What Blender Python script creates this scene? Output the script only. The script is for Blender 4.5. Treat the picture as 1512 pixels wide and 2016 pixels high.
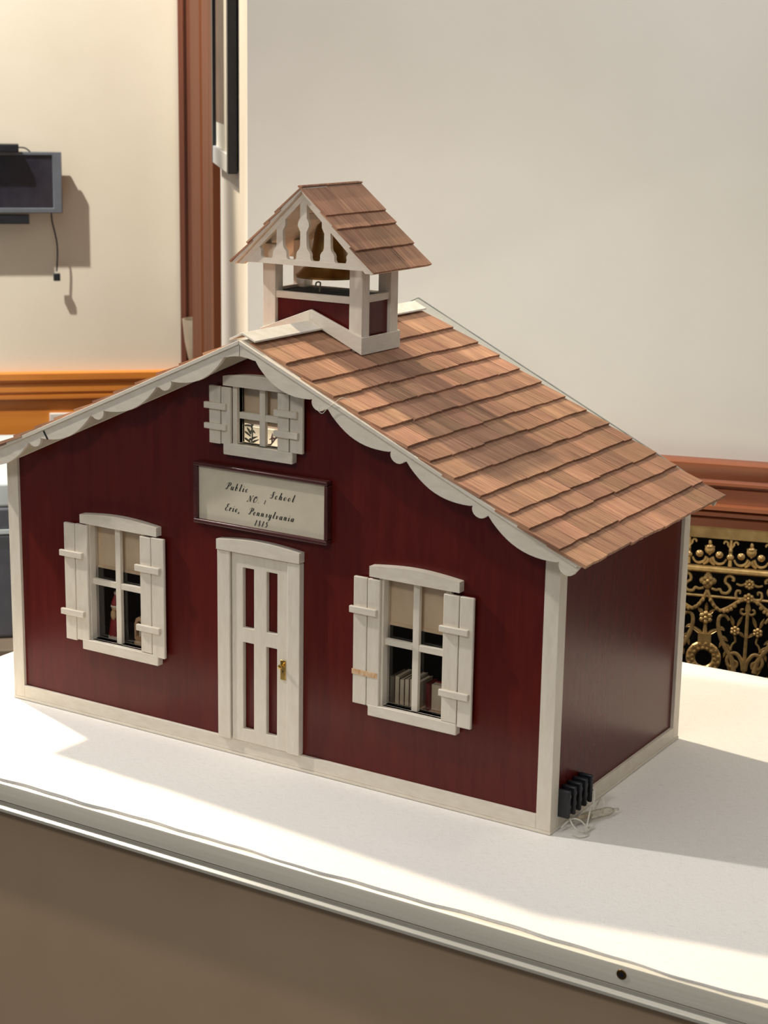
import bpy, bmesh, math, random
from mathutils import Vector, Matrix
from mathutils.geometry import tessellate_polygon
random.seed(7)
for o in list(bpy.data.objects): bpy.data.objects.remove(o)
scene = bpy.context.scene
COL = scene.collection
PI = math.pi

# ------------------------------------------------------------------ camera
F_PX, YAW, PITCH, ROLL = 3519.07, 0.55399, -0.23974, 0.01657
CAM = Vector((0.83069, -1.14665, 0.56163))
fw = Vector((-math.sin(YAW)*math.cos(PITCH), math.cos(YAW)*math.cos(PITCH), math.sin(PITCH)))
rt = Vector((math.cos(YAW), math.sin(YAW), 0)); up = rt.cross(fw)
cr, sr = math.cos(ROLL), math.sin(ROLL)
r2 = cr*rt + sr*up; u2 = -sr*rt + cr*up
cam = bpy.data.cameras.new('camera'); cam_o = bpy.data.objects.new('camera', cam); COL.objects.link(cam_o)
cam_o.matrix_world = Matrix(((r2.x, u2.x, -fw.x, CAM.x), (r2.y, u2.y, -fw.y, CAM.y), (r2.z, u2.z, -fw.z, CAM.z), (0, 0, 0, 1)))
cam.sensor_fit = 'HORIZONTAL'; cam.sensor_width = 36; cam.lens = F_PX/1512*36
cam.clip_start = 0.02
cam.dof.use_dof = True; cam.dof.focus_distance = 1.50; cam.dof.aperture_fstop = 24
scene.camera = cam_o

# ------------------------------------------------------------------ world, lights, exposure
world = bpy.data.worlds.new('room_ambient'); scene.world = world; world.use_nodes = True
wb = world.node_tree.nodes['Background']; wb.inputs[0].default_value = (0.93, 0.96, 1.0, 1); wb.inputs[1].default_value = 0.21

def spot(name, loc, target, power, color, angle=50, blend=0.5, radius=0.03):
    l = bpy.data.lights.new(name, 'SPOT'); l.energy = power; l.color = color
    l.spot_size = math.radians(angle); l.spot_blend = blend; l.shadow_soft_size = radius
    o = bpy.data.objects.new(name, l); COL.objects.link(o); o.location = loc
    o.rotation_euler = (Vector(target)-Vector(loc)).to_track_quat('-Z', 'Y').to_euler()
    return o
def area(name, loc, target, power, color, sx, sy):
    l = bpy.data.lights.new(name, 'AREA'); l.energy = power; l.color = color; l.shape = 'RECTANGLE'; l.size = sx; l.size_y = sy
    o = bpy.data.objects.new(name, l); COL.objects.link(o); o.location = loc
    o.rotation_euler = (Vector(target)-Vector(loc)).to_track_quat('-Z', 'Y').to_euler()
    return o
WARM = (1.0, 0.87, 0.66)
spot('track_spot_key', (-1.65, 0.48, 2.15), (0.13, 0.03, 0.08), 350, WARM, 31, 0.35, 0.035)
spot('track_spot_left', (-1.45, -0.40, 1.55), (0.08, 0.0, 0.1), 118, (1.0, 0.95, 0.89), 40, 0.4, 0.03)
spot('track_spot_front', (0.30, -1.95, 1.55), (0.05, -0.05, 0.04), 42, (1.0, 0.97, 0.93), 40, 0.6, 0.15)
spot('track_spot_right', (1.75, -0.48, 1.65), (0.05, 0.0, 0.12), 5, (1.0, 0.95, 0.90), 50, 0.5, 0.03)
spot('track_spot_back', (0.85, 0.30, 1.85), (0.42, 0.42, 0.0), 12, WARM, 36, 0.6, 0.04)
spot('added_wall_wash', (0.90, 0.05, 2.00), (0.10, 0.62, 1.15), 128, (1.0, 0.98, 0.96), 60, 0.8, 0.08)  # added wash lamp that brightens the near wall
spot('track_spot_far_wall', (-1.25, 0.10, 1.85), (-1.02, 1.00, 0.30), 225, (1.0, 0.97, 0.92), 40, 0.6, 0.02)
spot('track_spot_picture', (-1.15, -0.10, 1.80), (-0.50, 0.65, 0.45), 34, (1.0, 0.90, 0.76), 40, 0.6, 0.02)
area('ceiling_panel', (0.35, -0.75, 1.88), (0.35, -0.75, 0.0), 4, (1.0, 0.98, 0.97), 1.6, 1.2)

vs = scene.view_settings
vs.view_transform = 'Standard'; vs.look = 'None'; vs.exposure = 0.0; vs.gamma = 1.0; vs.use_curve_mapping = False

# ------------------------------------------------------------------ materials
def srgb(r, g, b):
    f = lambda c: (c/255/12.92) if c/255 <= 0.04045 else ((c/255+0.055)/1.055)**2.4
    return (f(r), f(g), f(b), 1)
def base_mat(name, color, rough=0.5, metal=0.0, spec=0.5):
    m = bpy.data.materials.new(name); m.use_nodes = True
    b = m.node_tree.nodes['Principled BSDF']
    b.inputs['Base Color'].default_value = color; b.inputs['Roughness'].default_value = rough
    b.inputs['Metallic'].default_value = metal; b.inputs['Specular IOR Level'].default_value = spec
    return m, m.node_tree.nodes, m.node_tree.links, b
def coords(n, l, scale, rnd=False):
    tc = n.new('ShaderNodeTexCoord'); mp = n.new('ShaderNodeMapping'); mp.inputs['Scale'].default_value = scale
    if rnd:
        oi = n.new('ShaderNodeObjectInfo'); ad = n.new('ShaderNodeVectorMath'); ad.operation = 'ADD'
        mu = n.new('ShaderNodeMath'); mu.operation = 'MULTIPLY'; mu.inputs[1].default_value = 7.0
        l.new(oi.outputs['Random'], mu.inputs[0]); l.new(tc.outputs['Object'], ad.inputs[0]); l.new(mu.outputs[0], ad.inputs[1])
        l.new(ad.outputs[0], mp.inputs['Vector'])
    else:
        l.new(tc.outputs['Object'], mp.inputs['Vector'])
    return mp
def noise(n, l, mp, scale=1.0, detail=4, rough=0.55):
    t = n.new('ShaderNodeTexNoise'); t.inputs['Scale'].default_value = scale; t.inputs['Detail'].default_value = detail
    t.inputs['Roughness'].default_value = rough; l.new(mp.outputs[0], t.inputs['Vector']); return t
def ramp(n, l, src, stops):
    r = n.new('ShaderNodeValToRGB'); e = r.color_ramp.elements
    e[0].position, e[0].color = stops[0]; e[1].position, e[1].color = stops[-1]
    for p, c in stops[1:-1]:
        k = e.new(p); k.color = c
    l.new(src, r.inputs[0]); return r
def bump(n, l, src, b, strength, dist):
    bp = n.new('ShaderNodeBump'); bp.inputs['Strength'].default_value = strength; bp.inputs['Distance'].default_value = dist
    l.new(src, bp.inputs['Height']); l.new(bp.outputs[0], b.inputs['Normal']); return bp
def noisy(name, c1, c2, scale, rough=0.5, metal=0.0, bstr=0.2, bdist=0.0005, rnd=False, spec=0.5, detail=4, lo=0.3, hi=0.7):
    m, n, l, b = base_mat(name, c1, rough, metal, spec)
    mp = coords(n, l, scale, rnd); t = noise(n, l, mp, 1.0, detail)
    r = ramp(n, l, t.outputs['Fac'], [(lo, c1), (hi, c2)]); l.new(r.outputs[0], b.inputs['Base Color'])
    if bstr: bump(n, l, t.outputs['Fac'], b, bstr, bdist)
    return m

M = {}
M['red'] = noisy('red_paint', srgb(82, 21, 18), srgb(93, 27, 22), (160, 160, 18), 0.27, 0, 0.08, 0.0004, spec=0.28)
M['white'] = noisy('white_paint', srgb(229, 220, 203), srgb(219, 208, 190), (90, 90, 260), 0.45, 0, 0.25, 0.0003)
M['white_v'] = noisy('white_paint_upright', srgb(229, 220, 203), srgb(219, 208, 190), (260, 260, 60), 0.45, 0, 0.25, 0.0003)
M['cap'] = noisy('ridge_cap_paint', srgb(240, 234, 222), srgb(226, 216, 198), (120, 120, 120), 0.5, 0, 0.2, 0.0003)
M['scar'] = noisy('bare_wood_scar', srgb(196, 138, 84), srgb(228, 204, 168), (500, 500, 160), 0.7)
M['blind'] = noisy('tan_blind_cloth', srgb(226, 200, 164), srgb(214, 186, 148), (70, 70, 40), 0.9)
M['hem'] = noisy('blind_hem', srgb(226, 198, 164), srgb(214, 182, 146), (100, 100, 100), 0.8)
M['dark_in'] = noisy('added_panel_dark', srgb(34, 26, 26), srgb(24, 20, 22), (40, 40, 40), 0.8)
M['black'] = noisy('black_plastic', srgb(22, 24, 30), srgb(30, 32, 38), (80, 80, 80), 0.4, 0, 0.05)
M['black_felt'] = noisy('black_felt', srgb(14, 14, 20), srgb(20, 20, 27), (300, 300, 300), 0.95)
M['sign_frame'] = noisy('sign_frame_paint', srgb(66, 26, 24), srgb(80, 36, 33), (60, 300, 300), 0.35)
M['plaque'] = noisy('plaque_card', srgb(214, 204, 180), srgb(206, 194, 170), (60, 60, 60), 0.6, 0, 0)
M['ink'] = noisy('black_ink', srgb(22, 20, 20), srgb(30, 27, 26), (400, 400, 400), 0.7, 0, 0)
M['brass'] = noisy('polished_brass', srgb(212, 178, 104), srgb(190, 152, 84), (80, 80, 80), 0.22, 1.0, 0.05)
M['bell'] = noisy('aged_bell_brass', srgb(150, 116, 66), srgb(112, 84, 50), (70, 70, 40), 0.35, 1.0, 0.1)
M['grille'] = noisy('antique_brass', srgb(222, 186, 124), srgb(180, 146, 90), (140, 140, 140), 0.36, 0.65, 0.3, 0.0006)
M['grille_band'] = noisy('antique_brass_band', srgb(200, 172, 118), srgb(162, 134, 86), (60, 60, 60), 0.45, 0.6, 0.3, 0.0006)
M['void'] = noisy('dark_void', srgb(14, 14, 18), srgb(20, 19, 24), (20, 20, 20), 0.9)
M['steel'] = noisy('screw_steel', srgb(190, 188, 184), srgb(160, 158, 156), (200, 200, 200), 0.3, 1.0, 0.1)
M['wire'] = noisy('white_wire', srgb(226, 222, 208), srgb(206, 200, 184), (200, 200, 200), 0.5)
M['alu'] = noisy('satin_aluminium', srgb(232, 225, 208), srgb(220, 212, 194), (6, 260, 260), 0.35, 0.15, 0.15, 0.0002)
M['alu_lip'] = noisy('white_lip', srgb(206, 201, 186), srgb(196, 190, 174), (6, 200, 200), 0.35, 0.2, 0.05)
M['taupe'] = noisy('taupe_panel_paint', srgb(186, 160, 130), srgb(180, 154, 124), (12, 12, 12), 0.5, 0, 0.1, 0.0003)
M['wall_near'] = noisy('grey_cream_plaster', srgb(215, 210, 199), srgb(210, 205, 193), (6, 6, 6), 0.75, 0, 0.25, 0.0015)
M['wall_far'] = noisy('cream_plaster', srgb(230, 220, 198), srgb(224, 213, 190), (6, 6, 6), 0.75, 0, 0.2, 0.0012)
M['wall_ret'] = noisy('pale_plaster', srgb(222, 213, 200), srgb(214, 204, 190), (7, 7, 7), 0.75, 0, 0.25, 0.0012)
M['floor'] = noisy('brown_carpet', srgb(110, 92, 76), srgb(96, 80, 66), (200, 200, 200), 0.95, 0, 0.5, 0.002)
M['grey'] = noisy('grey_plastic', srgb(96, 98, 104), srgb(86, 88, 95), (40, 40, 40), 0.55)
M['pale_grey'] = noisy('pale_grey_plastic', srgb(212, 220, 218), srgb(202, 210, 208), (40, 40, 40), 0.5)
M['cab'] = noisy('beige_cabinet', srgb(132, 116, 96), srgb(122, 106, 88), (20, 20, 20), 0.6)
M['bezel'] = noisy('grey_bezel', srgb(108, 112, 118), srgb(98, 102, 108), (40, 40, 40), 0.4)
M['screen'] = noisy('dark_screen', srgb(34, 34, 44), srgb(52, 52, 60), (22, 22, 22), 0.22, 0, 0, lo=0.4, hi=0.75)
M['sconce'] = noisy('beige_shade', srgb(176, 160, 138), srgb(160, 144, 122), (30, 30, 30), 0.3)
M['paper'] = noisy('white_plate', srgb(232, 226, 214), srgb(224, 217, 204), (40, 40, 40), 0.5)
M['mat'] = noisy('cream_wall_reflection', srgb(246, 240, 224), srgb(240, 233, 215), (60, 60, 60), 0.7, 0, 0)  # cream of the wall reflected in the picture glass, painted as colour
M['print'] = noisy('brown_casing_reflection', srgb(140, 108, 86), srgb(110, 82, 64), (20, 20, 20), 0.5, 0, 0)  # brown of the casing reflected in the picture glass, painted as colour
M['rail_highlight'] = noisy('painted_rail_highlight', srgb(212, 212, 212), srgb(200, 200, 200), (40, 40, 40), 0.35)  # highlight on the black frame's lower rail, painted as pale grey
M['pages'] = noisy('book_pages', srgb(224, 208, 178), srgb(206, 188, 156), (300, 40, 40), 0.8)
M['red_cover'] = noisy('red_book_cover', srgb(128, 28, 32), srgb(112, 24, 28), (60, 60, 60), 0.5)
M['fig_red'] = noisy('red_figure_paint', srgb(158, 44, 40), srgb(138, 36, 34), (80, 80, 80), 0.5)
M['fig_tan'] = noisy('tan_figure_paint', srgb(216, 176, 132), srgb(200, 158, 116), (80, 80, 80), 0.5)
M['fig_cream'] = noisy('cream_figure_paint', srgb(236, 222, 196), srgb(224, 208, 180), (80, 80, 80), 0.6)
M['green'] = noisy('dark_green_foil', srgb(34, 44, 34), srgb(50, 58, 44), (80, 80, 80), 0.6)
M['plum'] = noisy('plum_brown_twig', srgb(78, 48, 52), srgb(60, 38, 42), (80, 80, 80), 0.6)
M['attic_floor'] = noisy('cream_board', srgb(244, 238, 222), srgb(236, 228, 210), (30, 30, 30), 0.7)
M['thread'] = noisy('pale_thread', srgb(232, 224, 206), srgb(222, 212, 192), (90, 90, 90), 0.8)

def shingle_mat():
    m, n, l, b = base_mat('cedar_shingle', srgb(170, 112, 74), 0.62, 0, 0.3)
    mp = coords(n, l, (26, 900, 60), True); t = noise(n, l, mp, 1.0, 5, 0.6)
    r = ramp(n, l, t.outputs['Fac'], [(0.28, srgb(122, 80, 60)), (0.45, srgb(170, 120, 90)), (0.72, srgb(204, 158, 120))])
    mp2 = coords(n, l, (18, 60, 20), True); t2 = noise(n, l, mp2, 1.0, 2)
    oi = n.new('ShaderNodeObjectInfo')
    hs = n.new('ShaderNodeHueSaturation')
    mr = n.new('ShaderNodeMapRange'); mr.inputs[3].default_value = 0.72; mr.inputs[4].default_value = 1.12
    l.new(oi.outputs['Random'], mr.inputs[0])
    mr2 = n.new('ShaderNodeMapRange'); mr2.inputs[1].default_value = 0.3; mr2.inputs[2].default_value = 0.7; mr2.inputs[3].default_value = 0.78; mr2.inputs[4].default_value = 1.15
    l.new(t2.outputs['Fac'], mr2.inputs[0])
    mu = n.new('ShaderNodeMath'); mu.operation = 'MULTIPLY'; l.new(mr.outputs[0], mu.inputs[0]); l.new(mr2.outputs[0], mu.inputs[1])
    l.new(mu.outputs[0], hs.inputs['Value'])
    mr3 = n.new('ShaderNodeMapRange'); mr3.inputs[3].default_value = 0.494; mr3.inputs[4].default_value = 0.505
    fr = n.new('ShaderNodeMath'); fr.operation = 'FRACT'; mu2 = n.new('ShaderNodeMath'); mu2.operation = 'MULTIPLY'; mu2.inputs[1].default_value = 17.3
    l.new(oi.outputs['Random'], mu2.inputs[0]); l.new(mu2.outputs[0], fr.inputs[0]); l.new(fr.outputs[0], mr3.inputs[0]); l.new(mr3.outputs[0], hs.inputs['Hue'])
    hs.inputs['Saturation'].default_value = 0.95
    l.new(r.outputs[0], hs.inputs['Color']); l.new(hs.outputs[0], b.inputs['Base Color'])
    bump(n, l, t.outputs['Fac'], b, 0.5, 0.0004)
    return m
M['shingle'] = shingle_mat()

def wood_mat(name, dark, mid, light, rough=0.35, scale=(1.6, 40, 40), spec=0.5):
    m, n, l, b = base_mat(name, mid, rough, 0, spec)
    mp = coords(n, l, scale); t = noise(n, l, mp, 1.0, 5, 0.6)
    r = ramp(n, l, t.outputs['Fac'], [(0.3, dark), (0.5, mid), (0.7, light)])
    vo = n.new('ShaderNodeTexVoronoi'); vo.inputs['Scale'].default_value = 6.0
    tc = n.new('ShaderNodeTexCoord'); l.new(tc.outputs['Object'], vo.inputs['Vector'])
    rk = ramp(n, l, vo.outputs['Distance'], [(0.03, (0.12, 0.05, 0.03, 1)), (0.09, (1, 1, 1, 1))])
    mx = n.new('ShaderNodeMix'); mx.data_type = 'RGBA'; mx.blend_type = 'MULTIPLY'; mx.inputs['Factor'].default_value = 0.7
    l.new(r.outputs[0], mx.inputs[6]); l.new(rk.outputs[0], mx.inputs[7]); l.new(mx.outputs[2], b.inputs['Base Color'])
    return m
M['wood_near'] = wood_mat('red_brown_trim', srgb(120, 66, 42), srgb(146, 84, 54), srgb(158, 94, 60))
M['wood_far'] = wood_mat('orange_pine', srgb(196, 112, 40), srgb(222, 138, 54), srgb(234, 152, 66))
M['wood_jamb'] = wood_mat('jamb_pine', srgb(82, 44, 24), srgb(102, 56, 32), srgb(112, 64, 38), 0.6, (40, 40, 1.6), 0.15)
M['wood_dark'] = wood_mat('dark_corner_trim', srgb(92, 52, 38), srgb(112, 64, 44), srgb(124, 72, 48), 0.4, (40, 40, 1.6))

def glass_mat(name, tint=(1, 1, 1, 1), gl=0.10):
    m = bpy.data.materials.new(name); m.use_nodes = True; n = m.node_tree.nodes; l = m.node_tree.links
    n.remove(n['Principled BSDF']); out = n['Material Output']
    tr = n.new('ShaderNodeBsdfTransparent'); tr.inputs[0].default_value = tint
    g = n.new('ShaderNodeBsdfGlossy'); g.inputs['Roughness'].default_value = 0.03
    mx = n.new('ShaderNodeMixShader'); lw = n.new('ShaderNodeLayerWeight'); lw.inputs[0].default_value = 0.25
    mu = n.new('ShaderNodeMath'); mu.operation = 'MULTIPLY_ADD'; mu.inputs[1].default_value = 0.5; mu.inputs[2].default_value = gl*0.3
    l.new(lw.outputs['Fresnel'], mu.inputs[0]); l.new(mu.outputs[0], mx.inputs[0]); l.new(tr.outputs[0], mx.inputs[1]); l.new(g.outputs[0], mx.inputs[2])
    l.new(mx.outputs[0], out.inputs['Surface']); return m
M['glass'] = glass_mat('window_glass')
M['acrylic'] = glass_mat('clear_acrylic', (0.97, 0.98, 0.97, 1))
M['acrylic_edge'] = noisy('acrylic_edge', srgb(120, 124, 120), srgb(140, 144, 140), (40, 40, 40), 0.2)
M['tube'] = glass_mat('dusty_glass', (0.93, 0.91, 0.86, 1), 0.25)

def cloth_mat():
    m, n, l, b = base_mat('white_linen', srgb(236, 232, 226), 0.85, 0, 0.2)
    mp = coords(n, l, (110, 1700, 1)); t = noise(n, l, mp, 1.0, 2)
    mp2 = coords(n, l, (1700, 300, 1)); t2 = noise(n, l, mp2, 1.0, 3)
    ad = n.new('ShaderNodeMath'); ad.operation = 'ADD'; l.new(t.outputs['Fac'], ad.inputs[0]); l.new(t2.outputs['Fac'], ad.inputs[1])
    r = ramp(n, l, ad.outputs[0], [(0.75, srgb(226, 221, 214)), (1.0, srgb(239, 235, 229))]); 
    hf = n.new('ShaderNodeMath'); hf.operation = 'MULTIPLY'; hf.inputs[1].default_value = 1.0
    l.new(r.outputs[0], b.inputs['Base Color'])
    bump(n, l, ad.outputs[0], b, 0.25, 0.0002)
    return m
M['cloth'] = cloth_mat()

# ------------------------------------------------------------------ geometry helpers
class MB:
    def __init__(s): s.v = []; s.f = []
    def add(s, vs_, fs_):
        k = len(s.v); s.v += [tuple(p) for p in vs_]; s.f += [tuple(i+k for i in f) for f in fs_]; return s
    def box(s, x0, x1, y0, y1, z0, z1):
        v = [(x, y, z) for x in (x0, x1) for y in (y0, y1) for z in (z0, z1)]
        return s.add(v, [(0, 1, 3, 2), (4, 6, 7, 5), (0, 4, 5, 1), (2, 3, 7, 6), (0, 2, 6, 4), (1, 5, 7, 3)])
    def prism(s, poly, a0, a1, plane='xz', holes=()):
        loops = [list(poly)] + [list(h) for h in holes]
        flat = [p for lp in loops for p in lp]; n = len(flat)
        mk = {'xz': lambda p, a: (p[0], a, p[1]), 'yz': lambda p, a: (a, p[0], p[1]), 'xy': lambda p, a: (p[0], p[1], a)}[plane]
        v = [mk(p, a0) for p in flat] + [mk(p, a1) for p in flat]
        if holes or len(poly) > 4:
            tris = tessellate_polygon([[Vector((p[0], p[1], 0)) for p in lp] for lp in loops])
        else:
            tris = [tuple(range(len(poly)))]
        f = [tuple(t) for t in tris] + [tuple(n+i for i in reversed(t)) for t in tris]
        k = 0
        for lp in loops:
            m = len(lp)
            for i in range(m):
                a, b = k+i, k+(i+1) % m; f.append((a, b, n+b, n+a))
            k += m
        return s.add(v, f)
    def tube(s, pts, r, n=8, closed=False, flat=1.0, axis=None):
        pts = [Vector(p) for p in pts]; N = len(pts); rr = r if isinstance(r, (list, tuple)) else [r]*N
        rings = []; prev = None
        for i, p in enumerate(pts):
            if closed: t = pts[(i+1) % N]-pts[i-1]
            else: t = pts[min(i+1, N-1)]-pts[max(i-1, 0)]
            t = t.normalized() if t.length > 1e-9 else Vector((1, 0, 0))
            if axis is not None: nrm = Vector(axis); nrm = (nrm-t*nrm.dot(t)).normalized()
            else:
                a = prev if prev is not None else (Vector((0, 0, 1)) if abs(t.z) < 0.9 else Vector((1, 0, 0)))
                nrm = (a-t*a.dot(t)).normalized(); prev = nrm
            bi = t.cross(nrm)
            rings.append([p+nrm*math.cos(2*PI*j/n)*rr[i]*flat+bi*math.sin(2*PI*j/n)*rr[i] for j in range(n)])
        v = [q for rg in rings for q in rg]; f = []
        for i in range(N if closed else N-1):
            for j in range(n):
                a = i*n+j; b = i*n+(j+1) % n; c = ((i+1) % N)*n+(j+1) % n; d = ((i+1) % N)*n+j; f.append((a, b, c, d))
        if not closed: f += [tuple(reversed(range(n))), tuple(range((N-1)*n, N*n))]
        return s.add(v, f)
    def lathe(s, prof, c=(0, 0, 0), n=24, axis='z', a0=0, a1=2*PI):
        full = abs(a1-a0-2*PI) < 1e-6; m = n if full else n+1
        v = []
        for r, h in prof:
            for j in range(m):
                a = a0+(a1-a0)*j/n; x, y = r*math.cos(a), r*math.sin(a)
                v.append((c[0]+x, c[1]+y, c[2]+h) if axis == 'z' else ((c[0]+x, c[1]+h, c[2]+y) if axis == 'y' else (c[0]+h, c[1]+x, c[2]+y)))
        f = []
        for i in range(len(prof)-1):
            for j in range(n if full else n):
                j2 = (j+1) % m if full else j+1
                f.append((i*m+j, i*m+j2, (i+1)*m+j2, (i+1)*m+j))
        s.add(v, f)
        if prof[0][0] > 1e-6: s.f.append(tuple(len(s.v)-len(v)+j for j in range(m)))
        if prof[-1][0] > 1e-6: s.f.append(tuple(len(s.v)-m+j for j in range(m)))
        return s
    def ball(s, c, rx, ry=None, rz=None, n=10):
        ry = rx if ry is None else ry; rz = rx if rz is None else rz
        k = n//2+1; v = []; f = []
        for i in range(k+1):
            th = PI*i/k
            for j in range(n):
                ph = 2*PI*j/n; v.append((c[0]+rx*math.sin(th)*math.cos(ph), c[1]+ry*math.sin(th)*math.sin(ph), c[2]+rz*math.cos(th)))
        for i in range(k):
            for j in range(n): f.append((i*n+j, i*n+(j+1) % n, (i+1)*n+(j+1) % n, (i+1)*n+j))
        return s.add(v, f)
    def mesh(s, name, off=(0, 0, 0), smooth=True):
        me = bpy.data.meshes.new(name)
        me.from_pydata([(a-off[0], b-off[1], c-off[2]) for a, b, c in s.v], [], s.f)
        bm = bmesh.new(); bm.from_mesh(me); bmesh.ops.remove_doubles(bm, verts=bm.verts, dist=1e-7)
        bmesh.ops.recalc_face_normals(bm, faces=bm.faces); bm.to_mesh(me); bm.free()
        if smooth:
            me.shade_smooth(); me.set_sharp_from_angle(angle=math.radians(38))
        return me
def crom(pts, k=8, closed=False):
    P = [Vector(p) for p in pts]; out = []; N = len(P)
    for i in range(N if closed else N-1):
        g = lambda j: P[j % N] if closed else P[max(0, min(N-1, j))]
        a, b, c, d = g(i-1), g(i), g(i+1), g(i+2)
        for q in range(k):
            t = q/k; out.append(0.5*((2*b)+(c-a)*t+(2*a-5*b+4*c-d)*t*t+(3*b-a-3*c+d)*t**3))
    if not closed: out.append(P[-1])
    return out
OFF = {}
def tag(o, label=None, cat=None, group=None, kind=None):
    if label: o['label'] = label
    if cat: o['category'] = cat
    if group: o['group'] = group
    if kind: o['kind'] = kind
    return o
def thing(name, label, cat, base=(0, 0, 0), loc=None, rotz=0, group=None, kind=None):
    o = bpy.data.objects.new(name, None); COL.objects.link(o); o.empty_display_size = 0.02
    o.location = base if loc is None else loc; o.rotation_euler = (0, 0, rotz); OFF[o.name] = base
    return tag(o, label, cat, group, kind)
def part(name, mb, mat, parent, bevel=0, label=None, smooth=True):
    off = OFF.get(parent.name, (0, 0, 0)) if parent else (0, 0, 0)
    me = mb.mesh(name, off, smooth); me.materials.append(M[mat] if isinstance(mat, str) else mat)
    o = bpy.data.objects.new(name, me); COL.objects.link(o)
    if parent:
        o.parent = parent; OFF[o.name] = off
    if bevel:
        bv = o.modifiers.new('bevel', 'BEVEL'); bv.width = bevel; bv.segments = 2; bv.limit_method = 'ANGLE'; bv.angle_limit = math.radians(50)
    if label: o['label'] = label
    return o
def solo(name, mb, mat, label, cat, base=(0, 0, 0), loc=None, rotz=0, group=None, kind=None, bevel=0, smooth=True):
    me = mb.mesh(name, base, smooth); me.materials.append(M[mat])
    o = bpy.data.objects.new(name, me); COL.objects.link(o); o.location = base if loc is None else loc; o.rotation_euler = (0, 0, rotz)
    if bevel:
        bv = o.modifiers.new('bevel', 'BEVEL'); bv.width = bevel; bv.segments = 2; bv.limit_method = 'ANGLE'; bv.angle_limit = math.radians(50)
    OFF[o.name] = base
    return tag(o, label, cat, group, kind)
def struct(name, mb, mat, label=None, cat=None, loc=(0, 0, 0), rotz=0, bevel=0):
    o = solo(name, mb, mat, label, cat, (0, 0, 0), loc, rotz, kind='structure', bevel=bevel); return o

# ================================================================== ROOM
FLOOR = -0.95; TOP = 2.60
struct('floor', MB().box(-3.2, 2.6, -3.0, 3.0, FLOOR-0.03, FLOOR), 'floor', 'brown carpeted floor under the display case', 'floor')

# near wall frame: x along wall, y into wall, z up (z=0 is the cloth height)
TN = math.radians(16.5); NB = (0.0, 0.64-0.25*math.tan(TN), 0)
def near_s(x, y): return (x-NB[0])*math.cos(TN)+(y-NB[1])*math.sin(TN)
S0 = near_s(-0.348, 0.463)          # outer corner of the near wall
DS = near_s(0, 0)
# measured s was about the world origin; shift into wall frame
sh = NB[0]*math.cos(TN)+NB[1]*math.sin(TN)
GZ_T, GZ_B = 0.105, -0.30
w = MB().box(S0, 1.9, 0, 0.12, GZ_T, TOP)
w.box(S0, -0.02-sh+0.05, 0, 0.12, FLOOR, GZ_T); w.box(0.74-sh, 1.9, 0, 0.12, FLOOR, GZ_T); w.box(S0, 1.9, 0, 0.12, FLOOR, GZ_B)
wall_right = struct('wall_right', w, 'wall_near', 'grey-cream plaster wall behind the model schoolhouse', 'wall', NB, TN)
def profile_rail(x0, x1, prof, n=1):
    mb = MB(); v = []; f = []; m = len(prof)
    for x in (x0, x1): v += [(x, -d, z) for z, d in prof]
    for i in range(m): f.append((i, (i+1) % m, m+(i+1) % m, m+i))
    f += [tuple(range(m)), tuple(range(2*m-1, m-1, -1))]
    return mb.add(v, f)
rail_prof = [(0.1735, 0), (0.1735, 0.016), (0.1715, 0.021), (0.166, 0.021), (0.155, 0.0155), (0.1515, 0.019), (0.1485, 0.019), (0.146, 0.0095),
             (0.144, 0.0095), (0.143, 0.0125), (0.1275, 0.0125), (0.1255, 0.0175), (0.1215, 0.0175), (0.1205, 0.008), (0.119, 0.008), (0.1175, 0.0125), (0.1135, 0.0125), (0.1125, 0.006), (0.1115, 0.006), (0.110, 0.011), (0.101, 0.009), (0.101, 0)]
struct('trim_1', profile_rail(S0-0.012, 1.9, rail_prof), 'wood_near', 'red-brown moulded chair rail above the brass grille', 'chair rail', NB, TN)
struct('baseboard_right', profile_rail(S0, 1.9, [(FLOOR, 0), (FLOOR+0.14, 0), (FLOOR+0.14, 0.008), (FLOOR+0.12, 0.016), (FLOOR, 0.016)]), 'wood_near', 'red-brown baseboard under the grey-cream wall', 'baseboard', NB, TN)

# return wall (faces left) from the near corner back to the far wall; frame: x along return (away), y into wall
TR = math.radians(131)
RO = (-0.348, 0.463, 0)
TF = math.radians(43); FO = Vector((-1.13847, 1.06455, 0))
RL = 0.985
# rotate so that local x = away direction, local y = -(normal)  -> normal (-.755,-.656)
# with rotz = TR local y axis = (-sin, cos) = normal itself, so into-wall is -y
wr = MB().box(0, RL+0.10, -0.10, 0, FLOOR, TOP)
struct('wall_return', wr, 'wall_ret', 'pale plaster return wall beside the wooden door casing', 'wall', RO, TR)
jm = MB().prism([(0.43, 0), (0.43, 0.010), (0.61, 0.013), (0.62, 0.006), (0.645, 0.006), (0.655, 0.014), (0.90, 0.014), (0.905, 0)], FLOOR, TOP, 'xy')
struct('trim_2', jm, 'wood_jamb', 'tall brown grooved wooden casing on the return wall', 'casing', RO, TR)

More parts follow.
